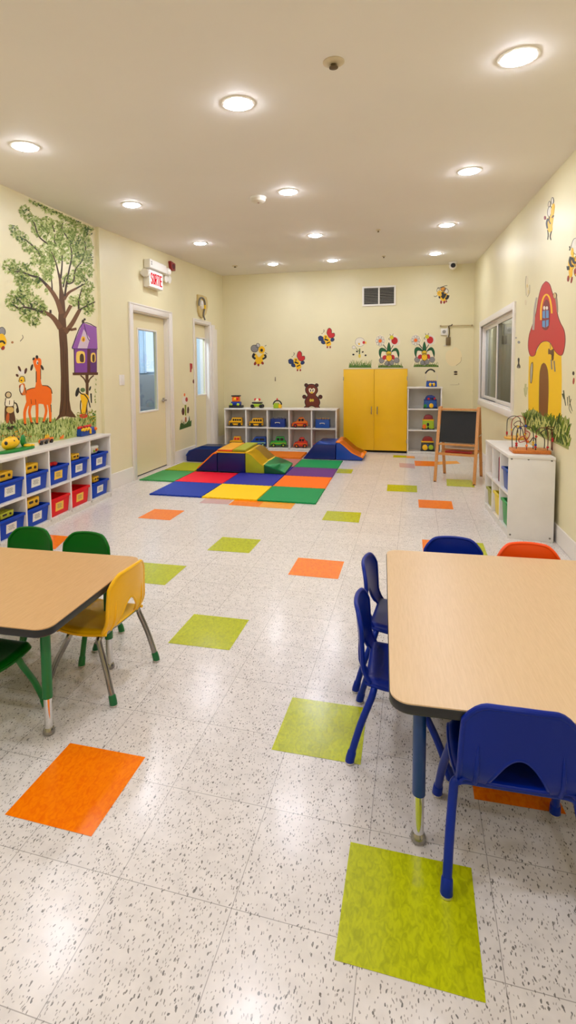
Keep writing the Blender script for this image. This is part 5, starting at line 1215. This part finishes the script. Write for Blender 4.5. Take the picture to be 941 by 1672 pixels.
bee('smiling striped bee high on the far wall right of the air vent', BW, (722, 480), cbR, [(232,215),(265,205),(310,230),(335,262),(315,310),(275,335),(238,310),(222,265)], ell(222,232,30,34), [(ell(310,200,26,32,-.4), pWH), (ell(205,185,14,30,.2), pCR), (ell(270,176,34,26), PM('cap_orange',(226,150,30)))], [([(262,215),(268,255),(250,285)],4.5),([(300,235),(290,270),(262,300)],3.4),([(335,255),(325,290),(300,305)],4.6),([(218,270),(228,296)],3)], [ell(244,346,12,22), ell(285,346,13,20,.2), ell(312,335,10,14)], [[(200,170),(225,160),(290,135),(325,130)],[(195,260),(165,275),(150,262)]], eyes=[ell(215,228,5,6)])
cf = crop(560, 535, 5.535)
def flower_fig(label, dx, dy, at):
    f = lambda *p: cf([(q[0]+dx, q[1]+dy) for q in (p[0] if len(p) == 1 and isinstance(p[0], list) else p)])
    B = Paint('flower_sticker', label, 'wall sticker', BW, at, 'flower stickers over the cabinet')
    B.fill('backing', f(grow([(320,360),(330,300),(322,220),(350,180),(385,190),(350,150),(300,150),(296,100),(340,66),(385,100),(388,150),(410,130),(415,90),(440,58),(470,66),(512,100),(515,150),(470,165),(450,185),(490,190),(510,230),(508,300),(545,360)], 3)), pCR, .4)
    B.fill('grass_base', f([(318,362),(322,345),(350,338),(400,342),(450,338),(510,338),(545,350),(546,362)]), PM('grass_deep',(36,92,30)), 1.0, False)
    rnd = random.Random(int(dx)+3); B.strokes('grass_blade', [(f((x,358),(x+rnd.uniform(-8,8),335),(x+rnd.uniform(-14,14),rnd.uniform(300,330))),1,.2) for x in [325+k*7.4 for k in range(30)]], pG2, 1.3)
    B.strokes('stem', [(f((395,192),(375,165),(355,140)),1.3,1.1),(f((438,192),(450,170),(462,150)),1.2,1.1)], PM('stem_green',(26,40,24)), 1.5)
    LG = PM('leaf_green',(8,92,44))
    B.fill('leaf', [f([(402,215),(400,190),(417,132),(434,190),(430,215)]), f([(342,275),(328,240),(330,200),(352,182),(385,195),(402,222),(380,215),(355,215),(346,240)]), f([(505,275),(510,235),(500,200),(480,184),(455,195),(438,222),(460,212),(482,212),(494,240)])], LG, 1.8)
    outline(B, [[(402,215),(400,190),(417,132),(434,190),(430,215)],[(342,275),(328,240),(330,200),(352,182),(385,195),(402,222),(380,215),(355,215),(346,240)],[(505,275),(510,235),(500,200),(480,184),(455,195),(438,222),(460,212),(482,212),(494,240)]], f, pBK, .5, 2, 'leaf_outline')
    B.fill('petal', [f(ell(338+27*math.cos(k*PI/4), 120+30*math.sin(k*PI/4), 15, 17)) for k in range(8)]+[f(ell(470+30*math.cos(k*PI/4), 118+32*math.sin(k*PI/4), 16, 17)) for k in range(8)], pWH, 1.7)
    outline(B, [ell(338+27*math.cos(k*PI/4), 120+30*math.sin(k*PI/4), 15, 17, 0, 10) for k in range(8)], f, PM('grey_line',(120,116,112)), .35, 1.9, 'petal_outline')
    B.fill('flower_centre', f(ell(338,120,15,16)), pOR, 2.2); B.fill('red_disc', f(ell(468,118,29,32)), PM('disc_red',(190,18,24)), 2.2); B.fill('bee_head', f(ell(442,88,18,18)), PM('bee_lime',(212,200,40)), 2.6)
    B.strokes('feeler', [(f((432,72),(424,58)),.7,.6),(f((450,70),(456,55)),.7,.6),(f((422,92),(415,105),(430,112)),.9,.7)], pBK, 2.7)
    B.fill('stone', [f(ell(352,296,24,25)), f(ell(486,296,25,25)), f(ell(400,322,20,20)), f(ell(440,316,22,22)), f(ell(418,330,16,18))], pGY, 2.0); outline(B, [ell(352,296,24,25), ell(486,296,25,25), ell(440,316,22,22), ell(400,322,20,20)], f, pBK, .4, 2.2, 'stone_outline')
    B.fill('red_wing', [f([(390,250),(365,255),(358,280),(380,290),(392,275)]), f([(440,248),(462,250),(470,275),(455,290),(440,275)])], PM('wing_red',(190,30,44)), 2.4)
    B.fill('belly', f(ell(418,272,27,32)), pYE, 2.7); B.fill('head', f(ell(416,232,23,20)), PM('face_gold',(224,190,30)), 2.9); outline(B, [ell(418,272,27,32), ell(416,232,23,20)], f, pBK, .6, 3.1)
    B.strokes('smile', [(f((404,232),(416,242),(430,232)),.7,.7)], pBK, 3.2)
flower_fig('flower and bug sticker over the right door of the yellow cabinet', 0, 0, (638, 600)); flower_fig('flower and bug sticker over the tall bookcase', 321, -6, (693, 600))
B = Paint('flower_sticker', 'faded white flower sticker with grass, over the left door of the yellow cabinet', 'wall sticker', BW, (587, 600), 'flower stickers over the cabinet')
B.fill('grass_base', cf([(52,362),(60,345),(110,338),(150,345),(200,335),(250,345),(262,362)]), PM('grass_deep',(36,92,30)), 1.0, False)
rnd = random.Random(5); B.strokes('grass_blade', [(cf((x,358),(x+rnd.uniform(-8,8),330),(x+rnd.uniform(-16,16),rnd.uniform(288,325))),1.1,.2) for x in [58+k*5.3 for k in range(38)]], pG2, 1.3); B.strokes('grass_blade', [(cf((x,358),(x+rnd.uniform(-8,8),335),(x+rnd.uniform(-14,14),rnd.uniform(300,335))),1,.2) for x in [60+k*9 for k in range(22)]], PM('grass_mid',(60,120,40)), 1.4)
B.fill('petal', [cf(ell(155,130,42,40)), cf(ell(100,178,16,14))], pWH, 1); outline(B, [ell(155,130,42,40), ell(100,178,16,14)], cf, PM('grey_line',(120,116,112)), .4, 1.3); B.fill('red_bug', cf(ell(190,134,12,13)), pRD, 1.6); B.fill('gold_spot', [cf(ell(148,148,7,10)), cf(ell(208,136,5,12))], pYE, 1.5)
B.strokes('stem', [(cf((152,190),(152,220),(150,240)),2.2,1.6),(cf((120,182),(135,205),(150,215)),.8,1)], PM('stem2',(90,110,50)), 1.6); B.fill('belly', cf(ell(152,256,11,18)), PM('pale_gold',(232,206,80)), 1.5); B.fill('dark_spot', [cf(ell(128,216,9,7,.5)), cf(ell(180,220,9,7,-.5)), cf(ell(96,243,10,8)), cf(ell(206,250,9,8))], pBK, 1.5)
# bear
cbe = crop(450, 620, 8.555)
bb = [(500,60),(545,70),(582,110),(590,160),(562,215),(600,255),(622,320),(605,370),(620,385),(615,405),(575,408),(548,380),(505,365),(462,385),(455,405),(410,402),(405,380),(425,365),(410,310),(430,250),(452,215),(422,165),(425,110),(460,70)]
B = Paint('bear_cutout', 'brown bear cutout on the wall above the right end of the far toy cubby', 'wall sticker', BW, (510, 667))
B.fill('backing', cbe(grow(bb, 14)), pCR, .5); B.fill('body', cbe(bb), PM('bear_brown',(112,40,18)), 1.6); [B.fill('ear', cbe(e_), PM('bear_dark',(82,34,18)), 1.3) for e_ in (ell(430,76,24,24), ell(576,78,24,24))]; [B.fill('paw', cbe(e_), PM('bear_dark',(82,34,18)), 1.7) for e_ in (ell(404,238,26,26), ell(628,240,27,27))]
outline(B, [bb], cbe, pBK, 1.1, 2.1); [outline(B, [e_], cbe, pBK, .7, 2.0) for e_ in (ell(430,76,24,24), ell(576,78,24,24), ell(404,238,26,26), ell(628,240,27,27))]
B.fill('muzzle', cbe([(465,130),(490,118),(508,132),(530,118),(552,130),(545,170),(510,192),(475,172)]), pCR, 2.2); B.fill('snout', cbe(ell(508,180,22,13)), PM('snout',(226,190,60)), 2.5); B.fill('eye', [cbe(ell(492,150,7,18,-.2)), cbe(ell(524,150,7,18,.2))], pDB, 2.6); B.fill('tummy_patch', [cbe(ell(492,288,17,22)), cbe(ell(522,288,15,20))], PM('tummy',(220,190,60)), 2.2)
# near door flower figure
c2 = crop(290, 560, 9.29)
B = Paint('flower_sticker', 'flower and bug sticker with grass between the two doors', 'wall sticker', DW, (302, 697))
B.fill('grass_base', c2([(30,1320),(35,1270),(60,1210),(110,1240),(150,1200),(180,1110),(190,1190),(212,1170),(208,1260),(120,1290)]), PM('grass_deep2',(50,96,40)), 1.3, False)
rnd = random.Random(2); B.strokes('grass_blade', [(c2((x,1290-.15*x),(x+rnd.uniform(-8,10),1240),(x+rnd.uniform(-15,18),rnd.uniform(1160,1230))),1,.2) for x in [40+k*8 for k in range(20)]], pG3, 1.7)
B.fill('petal', c2([(70,900),(75,840),(100,810),(130,830),(150,880),(130,925),(95,930)]), pWH, 1.4); B.fill('red_disc', c2(ell(136,858,18,34)), PM('disc_red2',(176,40,40)), 1.8); B.fill('orange_petal', c2(ell(106,786,10,24)), pOR, 1.7); B.fill('stem', c2([(108,940),(132,940),(130,1100),(112,1100)]), pOL, 1.5, False)
B.fill('wing', [c2(ell(84,1040,20,56)), c2(ell(158,1020,12,50))], PM('wing_brown',(96,44,36)), 1.8); B.fill('white_patch', [c2(ell(94,1160,17,42)), c2(ell(158,1140,12,40))], pWH, 1.6); B.strokes('marking', [(c2((64,1040),(84,985),(100,1040),(84,1096)),.8,.8),(c2((150,1060),(158,970),(170,1010),(160,1065)),.8,.8)], pBK, 2.2); B.fill('belly', c2(ell(124,1160,12,40)), PM('rust2',(170,96,50)), 1.9)
B = Paint('red_tag', 'small red hanging tag on the wall left of the far door', 'wall sticker', DW, (312, 600)); B.fill('tag_plate', c2([(185,308),(222,314),(224,380),(208,410),(210,440),(190,442),(190,405)]), PM('tag_red',(168,26,36)), 3, False)
B = Paint('wall_button', 'small brown round knob on the wall left of the far door, below the red tag', 'wall fitting', DW, (316, 623)); B.fill('knob_plate', c2(ell(243,583,12,30)), PM('knob_brown',(110,50,36)), 6)
# right wall: mushroom house
cm = crop(840, 440, 5.574)
Mh = Paint('mushroom_house_mural', 'yellow toadstool house with a red cap and brown door painted on the right wall', 'wall painting', RW, (892, 690))
cap = [(290,108),(325,135),(352,220),(385,290),(395,400),(420,480),(458,560),(466,660),(448,760),(420,782),(375,745),(330,668),(285,652),(240,672),(205,730),(190,780),(150,785),(130,710),(138,600),(170,500),(200,400),(225,250),(255,150)]
wallp = [(135,790),(150,785),(190,780),(240,672),(285,652),(330,668),(375,745),(430,782),(434,1000),(430,1240),(425,1410),(330,1380),(220,1330),(130,1290),(128,1100)]
Mh.fill('backing', [cm(grow(cap, 8))], pCR, .4); Mh.fill('house_wall', cm(wallp), PM('house_yellow',(240,192,6)), 1, False); Mh.fill('cap', cm(cap), PM('cap_red',(196,46,48)), 1.6); outline(Mh, [cap], cm, PM('cap_line',(110,36,24)), .8, 2)
Mh.fill('door', cm([(225,1335),(226,1120),(232,940),(250,868),(272,848),(295,868),(314,940),(318,1120),(308,1350)]), PM('door_brown',(122,70,16)), 1.7, False); outline(Mh, [[(225,1335),(226,1120),(232,940),(250,868),(272,848),(295,868),(314,940),(318,1120),(308,1350)]], cm, PM('door_line',(226,200,40)), .6, 2, closed=False)
Mh.strokes('window_arch', [(cm((246,460),(248,350),(268,260),(298,228),(325,260),(340,330),(345,400)),2.6,2.6)], pYE, 2.3)
Mh.fill('window_frame', cm([(256,520),(258,420),(270,320),(292,275),(314,290),(326,360),(322,500),(305,545),(278,550)]), PM('frame_brown',(126,40,44)), 2.5); Mh.fill('window_light', [cm([(262,440),(262,380),(286,372),(286,446)]), cm([(294,442),(294,372),(318,372),(318,440)]), cm([(260,520),(260,468),(286,464),(286,530)]), cm([(294,528),(294,462),(318,456),(316,510)])], pBL, 2.9, False); Mh.fill('white_flower', [cm(ell(278,350,10,18)), cm(ell(302,350,10,16))], pWH, 3)
Mh.strokes('side_branch', [(cm((206,255),(190,350),(184,440),(176,550)),2.2,3.6)], PM('branch_grey',(176,166,156)), 2.2); Mh.strokes('side_branch', [(cm((376,235),(388,290),(396,390)),4,1.6)], PM('branch_grey2',(150,130,110)), 2.4); Mh.fill('knot', cm(ell(374,238,15,26)), PM('knot',(204,176,120)), 2.6); outline(Mh, [ell(374,238,15,26)], cm, pDB, .5, 2.8)
Mh.fill('hanging_bird', [cm([(316,720),(335,735),(360,725),(362,790),(330,770),(314,770)]), cm(ell(352,800,10,30))], PM('bird_brown',(104,66,30)), 2.4); Mh.strokes('hanging_string', [(cm((330,668),(332,725)),.6,.6),(cm((340,820),(345,910)),2,2),(cm((365,830),(374,930)),2,2)], PM('string_grey',(130,120,110)), 2.2); Mh.fill('lantern', cm([(150,1028),(148,940),(158,860),(172,850),(170,940),(160,1030)]), PM('lantern',(176,168,150)), 2.2, False); outline(Mh, [[(150,1028),(148,940),(158,860),(172,850),(170,940),(160,1030)]], cm, pDB, .6, 2.5)
B = Paint('painted_grass', 'painted green bushes and grass at the foot of the toadstool house', 'wall painting', RW, (905, 712))
B.fill('bush_ground', cm([(100,1300),(180,1270),(260,1330),(330,1370),(420,1400),(470,1330),(500,1450),(495,1640),(400,1590),(280,1540),(150,1470),(90,1400)]), PM('bush_base',(150,156,84)), 2.2, False)
blades(B, 'grass_blade', 95, 500, lambda x: 1330+.2*(x-95), lambda x: 1440+.45*(x-95), 240, 70, PM('bush_mid',(112,138,24)), 2.6, 21, cm, 2.2); blades(B, 'grass_blade', 95, 500, lambda x: 1330+.2*(x-95), lambda x: 1440+.45*(x-95), 150, 70, PM('bush_dark',(58,90,22)), 2.9, 22, cm, 1.8); blades(B, 'grass_blade', 95, 500, lambda x: 1350+.2*(x-95), lambda x: 1440+.45*(x-95), 80, 60, PM('bush_light',(196,196,110)), 3.2, 23, cm, 1.6)
B.strokes('dark_twig', [(cm((450,1100),(460,1180),(470,1240)),1.8,1),(cm((500,1150),(510,1220),(530,1290)),1.4,.6),(cm((485,1160),(490,1240)),1.2,.6),(cm((520,1180),(500,1260),(520,1310)),.8,.5),(cm((440,1130),(455,1180)),2.4,1)], PM('twig',(70,76,44)), 1); B.strokes('faint_bush', [(cm((105,1040),(100,1100),(106,1160)),3,1.6),(cm((92,1080),(98,1150)),2,1),(cm((118,1070),(112,1140)),2,1)], PM('faint_green',(186,186,130)), .8)
cR2 = crop(870, 300, 9.296)
bee('faded bee sticker with white wings high on the right wall near the ceiling', RW, (898, 360), cR2, [(225,520),(250,520),(275,480),(318,480),(312,560),(300,640),(300,700),(270,740),(235,700),(218,640),(222,560)], [(288,500),(284,420),(300,340),(322,300),(336,340),(326,440),(308,510)], [(ell(262,420,30,78,.12), pWH), (ell(306,260,17,52), pWH), (ell(258,310,16,46,.1), pCR)], [([(262,500),(256,560),(280,610)],2),([(238,530),(220,600),(232,680)],3),([(322,480),(300,520)],1.8)], [ell(192,518,14,30)], [[(232,700),(240,780),(232,850)],[(290,720),(270,800),(284,855)]])
bee('bold yellow and black bee sticker at the right picture edge', RW, (934, 430), cR2, [(585,1110),(620,1090),(640,1140),(640,1260),(612,1300),(600,1400),(565,1420),(555,1330),(545,1240),(556,1150)], [(590,1080),(594,1000),(612,970),(628,1010),(625,1080)], [([(590,960),(610,880),(645,830),(690,850),(700,1000),(650,1070)], pWH), (ell(680,1180,40,90), pYE), (ell(680,1340,44,70), pYE)], [([(590,1110),(574,1180),(600,1250),(632,1240)],4.4),([(610,1120),(640,1200),(690,1180)],4),([(545,1250),(550,1310)],5)], [ell(545,1440,14,46,.1), ell(596,1460,10,50,.2), ell(655,1330,22,40)], [[(575,990),(562,1010)],[(565,950),(572,985)]])
B = Paint('flower_sticker', 'very faded pale flower sticker left of the red cap on the right wall', 'wall sticker', RW, (861, 470)); B.fill('petal', [cm(ell(118,110,10,56)), cm(ell(124,190,16,50)), cm(ell(104,300,8,26))], PM('faded',(226,212,176)), .8); B.fill('gold_spot', [cm(ell(132,205,6,22)), cm(ell(120,150,8,16))], PM('faded_gold',(216,196,130)), 1.2); B.strokes('marking', [(cm((110,60),(104,130),(112,240)),.6,.4),(cm((142,140),(140,210),(120,250)),.6,.4)], PM('faded_line',(170,160,140)), 1.4)
B = Paint('paint_mark', 'dark and red worn marks at the right picture edge beside the toadstool house', 'wall mark', RW, (937, 625)); B.fill('dark_mark', cm(ell(540,945,9,18)), pDB, 1); B.fill('red_mark', cm(ell(542,1015,8,30,.1)), PM('mark_red',(170,70,50)), 1)
cw_ = crop(770, 480, 7.967)
B = Paint('dark_figure_sticker', 'small black bottle shaped sticker right of the window', 'wall sticker', RW, (847, 595)); B.fill('figure', cw_([(598,960),(600,930),(612,900),(606,850),(618,830),(628,850),(624,900),(636,935),(634,962)]), pBK, 2); B.fill('grey_base', cw_([(606,960),(606,945),(626,945),(626,960)]), pGY, 2.5, False)
B = Paint('wall_peg', 'tiny dark knob above the black sticker, right of the window', 'wall fitting', RW, (845, 553)); B.fill('knob_plate', [cw_(ell(584,570,9,9)), cw_(ell(620,628,14,18))], pGY, 3)
cv = crop(690, 450, 7.967)
B = Paint('pencil_sticker', 'thin red and dark pencil shaped stickers in the far right corner', 'wall sticker', BW, (774, 590)); B.strokes('pencil', [(cv((680,1020),(682,1140),(678,1220)),1.4,1.2),(cv((706,1010),(704,1130),(700,1260)),1.4,1.2)], PM('pencil_dark',(74,54,40)), 1); B.fill('red_tip', cv(ell(678,1085,9,24)), pRD, 1.6)
B = Paint('paper_clip_mark', 'small dark looped mark low in the far right corner', 'wall mark', BW, (774, 645)); B.strokes('loop', [(cv((668,1460),(658,1500),(664,1545),(684,1555),(688,1520),(674,1505)),.8,.8)], pBK, 1)
B = Paint('dark_hook', 'two small dark hooks on the far wall under the white door bell box', 'wall fitting', BW, (744, 610)); B.fill('hook_plate', [cv(ell(433,1254,24,12)), cv(ell(433,1282,24,9))], pDB, 6)
B = Paint('paint_patch', 'pale repainted patch of wall left of the dark hooks', 'wall mark', BW, (735, 590)); B.fill('patch', cv([(300,1050),(330,980),(390,960),(430,930),(500,990),(510,1100),(450,1160),(380,1180),(320,1130)]), M('patch_cream',(238,222,178),.45), .5)
B.strokes('crack', [(cv((505,1060),(500,1120),(440,1170)),.4,.6),(cv((470,1400),(470,1418),(360,1420)),.5,.3)], PM('crack',(150,130,90)), .9)
B = Paint('wall_hook', 'tiny dark hook on the far wall above the toy cubby', 'wall fitting', BW, (450, 620)); B.strokes('hook_stem', [(crop(350,600,4.481)((447,70),(447,100)),1,1.6)], PM('hook_grey',(120,104,80)), 5)
t = thing('wall_socket', 'tiny brown socket plate low on the cream wall right of the left cubby', 'wall fitting', MW.hit(184, 757)); 

# ------------------------------------------------------------------ fittings on the walls
def plate(name, label, cat, fr, p0, p1, dep, mat, bev=.004):
    a0, z1 = fr.az(*p0); a1, z0 = fr.az(*p1)
    if a0 > a1: a0, a1 = a1, a0
    t = thing(name, label, cat, fr.pt((a0+a1)/2, z0)); mb = MB(); fr.box(mb, a0, a1, z0, z1, 0, dep); mb.build('plate', mat, t, bevel=bev)
    return t, a0, a1, z0, z1
bpy.data.objects.remove(t)
t, a0, a1, z0, z1 = plate('light_switch', 'white light switch left of the near door', 'light switch', DW, (194,612), (203,629), .008, WP)
mb = MB(); am, zm = (a0+a1)/2, (z0+z1)/2; DW.box(mb, am-.017, am+.017, zm-.034, zm+.034, .008, .013); mb.build('rocker', WP, t, bevel=.003)
mb = MB(); DW.box(mb, am-.002, am+.002, zm+.045, zm+.049, .008, .0095); DW.box(mb, am-.002, am+.002, zm-.049, zm-.045, .008, .0095); mb.build('screw', GREYP, t)
# exit sign with emergency light unit
cs = crop(230, 410, 7.84)
D_ = .09
def sg(x, y, d=0.0): return DW.az(*cs((x,y))[0], d)
a0, z1 = sg(112,228,D_); a1, z0 = sg(290,512,D_); z1 = DW.az(*cs((200,262))[0], D_)[1]; z0 = DW.az(*cs((200,478))[0], D_)[1]
t = thing('exit_sign', 'white exit sign with red SORTIE lettering above the near door', 'exit sign', DW.pt((a0+a1)/2, z0))
mb = MB(); DW.box(mb, a0, a1, z0, z1, 0, D_-.006); mb.build('sign_housing', WP, t, bevel=.006)
mb = MB(); DW.box(mb, a0+.008, a1-.008, z0+.008, z1-.008, D_-.008, D_-.002); mb.build('sign_face', emis('sign_face_glow',(255,240,234),.3), t)
LR = emis('sign_letter_red', (232,20,44), .26)
def letters(word, a0, a1, z0, z1, d, parent, mat):
    adv = [.5 if c == 'I' else 1.0 for c in word]; w = (a1-a0)/sum(adv); G_ = {'S':[(1,.85),(.75,1),(.25,1),(0,.82),(.1,.6),(.9,.42),(1,.2),(.75,0),(.25,0),(0,.15)],'O':[(.5,1),(.15,.9),(0,.6),(0,.35),(.15,.08),(.5,0),(.85,.08),(1,.35),(1,.6),(.85,.9),(.5,1)],
     'R':[(0,0),(0,1),(.7,1),(1,.85),(1,.65),(.7,.5),(0,.5),None,(.5,.5),(1,0)],'T':[(0,1),(1,1),None,(.5,1),(.5,0)],'I':[(.5,0),(.5,1)],'E':[(1,1),(0,1),(0,0),(1,0),None,(0,.52),(.8,.52)]}
    for k, ch in enumerate(word):
        mb = MB(); st = .0085; segs = []; cur = []
        for q in G_[ch]:
            if q is None: segs.append(cur); cur = []
            else: cur.append(q)
        segs.append(cur)
        lw = w*.66; pos = a0+w*sum(adv[:k])+(w*adv[k]-lw)/2
        for sgm in segs:
            pts = [V3((pos+x*lw, z0+z*(z1-z0), 0)) for x, z in sgm]
            for p, q in zip(pts, pts[1:]):
                dv = (q-p).normalized(); nn = V3((-dv.y, dv.x, 0))*st; p2, q2 = p-dv*st*.8, q+dv*st*.8
                c = [p2+nn, q2+nn, q2-nn, p2-nn]; mb.hexa([DW.pt(x.x, x.y, d-.001) for x in c]+[DW.pt(x.x, x.y, d+.002) for x in c])
        mb.build('letter', mat, parent, smooth=False)
letters('SORTIE', a0+.03, a1-.03, z0+.045, z1-.045, D_-.002, t, LR)
b0, y1 = sg(118,130,D_); b1, _ = sg(330,190,D_); zb1 = DW.az(*cs((160,112))[0], D_)[1]; zb0 = max(z1+.004, DW.az(*cs((200,238))[0], D_)[1])
t2 = thing('emergency_light', 'white emergency light box with lamp heads mounted on top of the exit sign', 'emergency light', DW.pt((b0+b1)/2, zb0))
mb = MB(); DW.box(mb, b0, b1, zb0, zb1, 0, D_); mb.build('battery_box', WP, t2, bevel=.01, seg=3)
mb = MB(); q = sg(140,150,D_)
for k in range(2): DW.box(mb, b0+.03, b0+.055, zb0+(zb1-zb0)*(.35+.25*k), zb0+(zb1-zb0)*(.5+.25*k), D_, D_+.003)
mb.build('indicator', GREYP, t2)
for lbl, a_, z_ in (('side', b1+.045, (zb0+zb1)/2-.02),):
    mb = MB(); c = DW.pt(a_, z_, .075); mb.tube([c-DW.e*.05, c+DW.e*.01], [.04,.055], 20); mb.tube([DW.pt(b1-.01,z_,.06), DW.pt(b1+.03,z_,.07)], .018, 12); h = mb.build('lamp_head', WP, t2)
t3 = thing('emergency_light', 'pair of small white lamp heads on the wall right of the exit sign', 'emergency light', DW.hit(*cs((340,360))[0]))
q = DW.az(*cs((322,350))[0], .05); q2 = DW.az(*cs((362,362))[0], .05)
mb = MB(); DW.box(mb, q[0]-.03, q2[0]+.03, q[1]-.03, q[1]+.03, 0, .02); mb.build('bracket', WP, t3, bevel=.005)
for qq in (q, q2): mb = MB(); c = DW.pt(qq[0], qq[1]-.005, .03); mb.tube([DW.pt(qq[0], qq[1], .018), c+DW.n*.03], [.035,.052], 18); mb.build('lamp_head', WP, t3)
# left end lamp head of the sign
t4 = thing('emergency_light', 'white lamp head at the left end of the exit sign', 'emergency light', DW.pt(a0-.03, z1-.05, .06)); mb = MB(); c = DW.pt(a0-.045, z1-.055, .06); mb.tube([c-DW.e*.03+DW.n*.0, c+DW.e*.04], [.05,.042], 18); mb.build('lamp_head', WP, t4)
mb = MB(); DW.box(mb, a0-.08, a0-.005, z1-.07, z1-.04, 0, .03); mb.build('bracket', WP, t4, bevel=.003)
# red alarm
a_, z_ = sg(380,190)
t = thing('fire_alarm', 'dark red fire alarm horn on the wall right of the emergency light', 'fire alarm', DW.pt(a_, z_-.13))
w2 = .085; p = [sg(350,126), sg(408,165), sg(408,258), sg(362,250)]; mb = MB()
mb.hexa([DW.pt(q[0],q[1],0) for q in p]+[DW.pt(q[0],q[1],.045) for q in p]); mb.build('housing', M('alarm_red',(140,26,26),.35), t, bevel=.006)
mb = MB(); c = DW.pt(sum(q[0] for q in p)/4, sum(q[1] for q in p)/4, .044); mb.tube([c, c+DW.n*.008], .035, 18); mb.build('sounder_grille', M('alarm_dark',(96,18,20),.5), t)
# wall bell / hose loop on a beige backplate above the far door
p = [cs(q)[0] for q in [(715,555),(770,565),(822,590),(835,640),(838,720),(820,800),(790,845),(765,858),(740,835),(722,770),(716,660)]]
t = thing('wall_coil', 'beige rounded backplate with a looped grey cable above the far door', 'wall fitting', DW.hit(*cs((775,850))[0]))
mb = MB(); f = [DW.hit(*q) for q in p]; mb.prism(f, DW.n*.03); mb.build('backplate', M('plate_beige',(206,184,124),.5), t, bevel=.004)
mb = MB(); pts = [DW.hit(*cs(q)[0], .045) for q in [(748,700),(745,650),(762,605),(790,595),(815,630),(825,690),(815,750),(805,820),(822,880)]]; mb.tube(smoothpath(pts,4), .012, 8); mb.build('looped_cable', M('cable_grey',(120,116,108),.4), t)
mb = MB(); pts = [DW.hit(*cs(q)[0], .04) for q in [(775,640),(770,690),(785,730)]]; mb.tube(pts, [.03,.045,.03], 12); mb.build('white_cup', WP, t)
mb = MB(); mb.tube([DW.hit(*cs((815,690))[0],.05), DW.hit(*cs((818,740))[0],.05)], .022, 10); mb.build('yellow_connector', M('conn_yellow',(236,196,30),.4), t)
# white box and rail on the far wall
t, a0, a1, z0, z1 = plate('door_bell_box', 'small white box with a round dial under the rail on the far wall', 'wall box', BW, cv((240,690))[0], cv((322,775))[0], .03, WP)
mb = MB(); am, zm = (a0+a1)/2, (z0+z1)/2; mb.tube([BW.pt(am,zm,.03), BW.pt(am,zm,.036)], .028, 20); mb.build('dial', GREYP, t)
mb = MB(); c0_ = BW.az(*cv((326,660))[0]); c1_ = BW.az(*cv((330,900))[0]); mb.tube(smoothpath([BW.pt(c0_[0],c0_[1],.012), BW.pt(c0_[0]+.005,(c0_[1]+c1_[1])/2,.012), BW.pt(c1_[0],c1_[1],.012), BW.pt(c1_[0]-.06,c1_[1]-.01,.012)],4), .006, 8); mb.build('cable', WP, t)
t = thing('wall_rail', 'thin horizontal metal rail with a hook on the far wall by the corner', 'rail', BW.hit(*cv((450,645))[0]))
mb = MB(); mb.tube([BW.hit(*cv((235,655))[0],.03), BW.hit(*cv((650,645))[0],.03)], .009, 10); mb.build('rail_bar', M('rail_beige',(196,178,136),.4), t)
for q in ((240,655),(645,646)): mb = MB(); mb.tube([BW.hit(*cv(q)[0]), BW.hit(*cv(q)[0],.034)], .014, 10); mb.build('bracket', M('bracket_brown',(110,90,60),.4,.5), t)
mb = MB(); mb.tube(smoothpath([BW.hit(*cv(q)[0],.045) for q in [(390,632),(375,650),(345,658),(350,690),(350,760),(340,800)]],4), .009, 8); mb.build('hook', M('hook_dark',(90,76,54),.4,.5), t)
mb = MB(); q = BW.az(*cv((335,850))[0]); BW.box(mb, q[0]-.035, q[0]+.035, q[1]-.07, q[1]+.06, 0, .035); mb.build('hanging_latch', M('latch',(120,100,66),.4,.5), t, bevel=.005)

# ------------------------------------------------------------------ camera, world, output look
cam = bpy.data.cameras.new('camera'); co = bpy.data.objects.new('camera', cam); COL.objects.link(co)
cam.sensor_fit = 'VERTICAL'; cam.sensor_height = 36; cam.sensor_width = 36*IMW/IMH; cam.lens = FPX/IMH*36
cam.shift_x = (IMW/2-CX)/IMH; cam.shift_y = -(IMH/2-CY)/IMH; cam.clip_start = .05
R3 = Matrix((CR, CU, -CF)).transposed(); co.matrix_world = Matrix.Translation(CO) @ R3.to_4x4()
SC.camera = co
wd = bpy.data.worlds.new('world'); wd.use_nodes = True; SC.world = wd
wd.node_tree.nodes['Background'].inputs[0].default_value = (.9,.95,1,1); wd.node_tree.nodes['Background'].inputs[1].default_value = .3
SC.view_settings.view_transform = 'Standard'; SC.view_settings.look = 'None'; SC.view_settings.gamma = 1; SC.view_settings.use_curve_mapping = False
SC.view_settings.exposure = EXPOSURE
SC.cycles.use_denoising = True; SC.cycles.max_bounces = 10; SC.cycles.diffuse_bounces = 6; SC.cycles.glossy_bounces = 4; SC.cycles.sample_clamp_indirect = 6; SC.cycles.caustics_reflective = False; SC.cycles.caustics_refractive = False
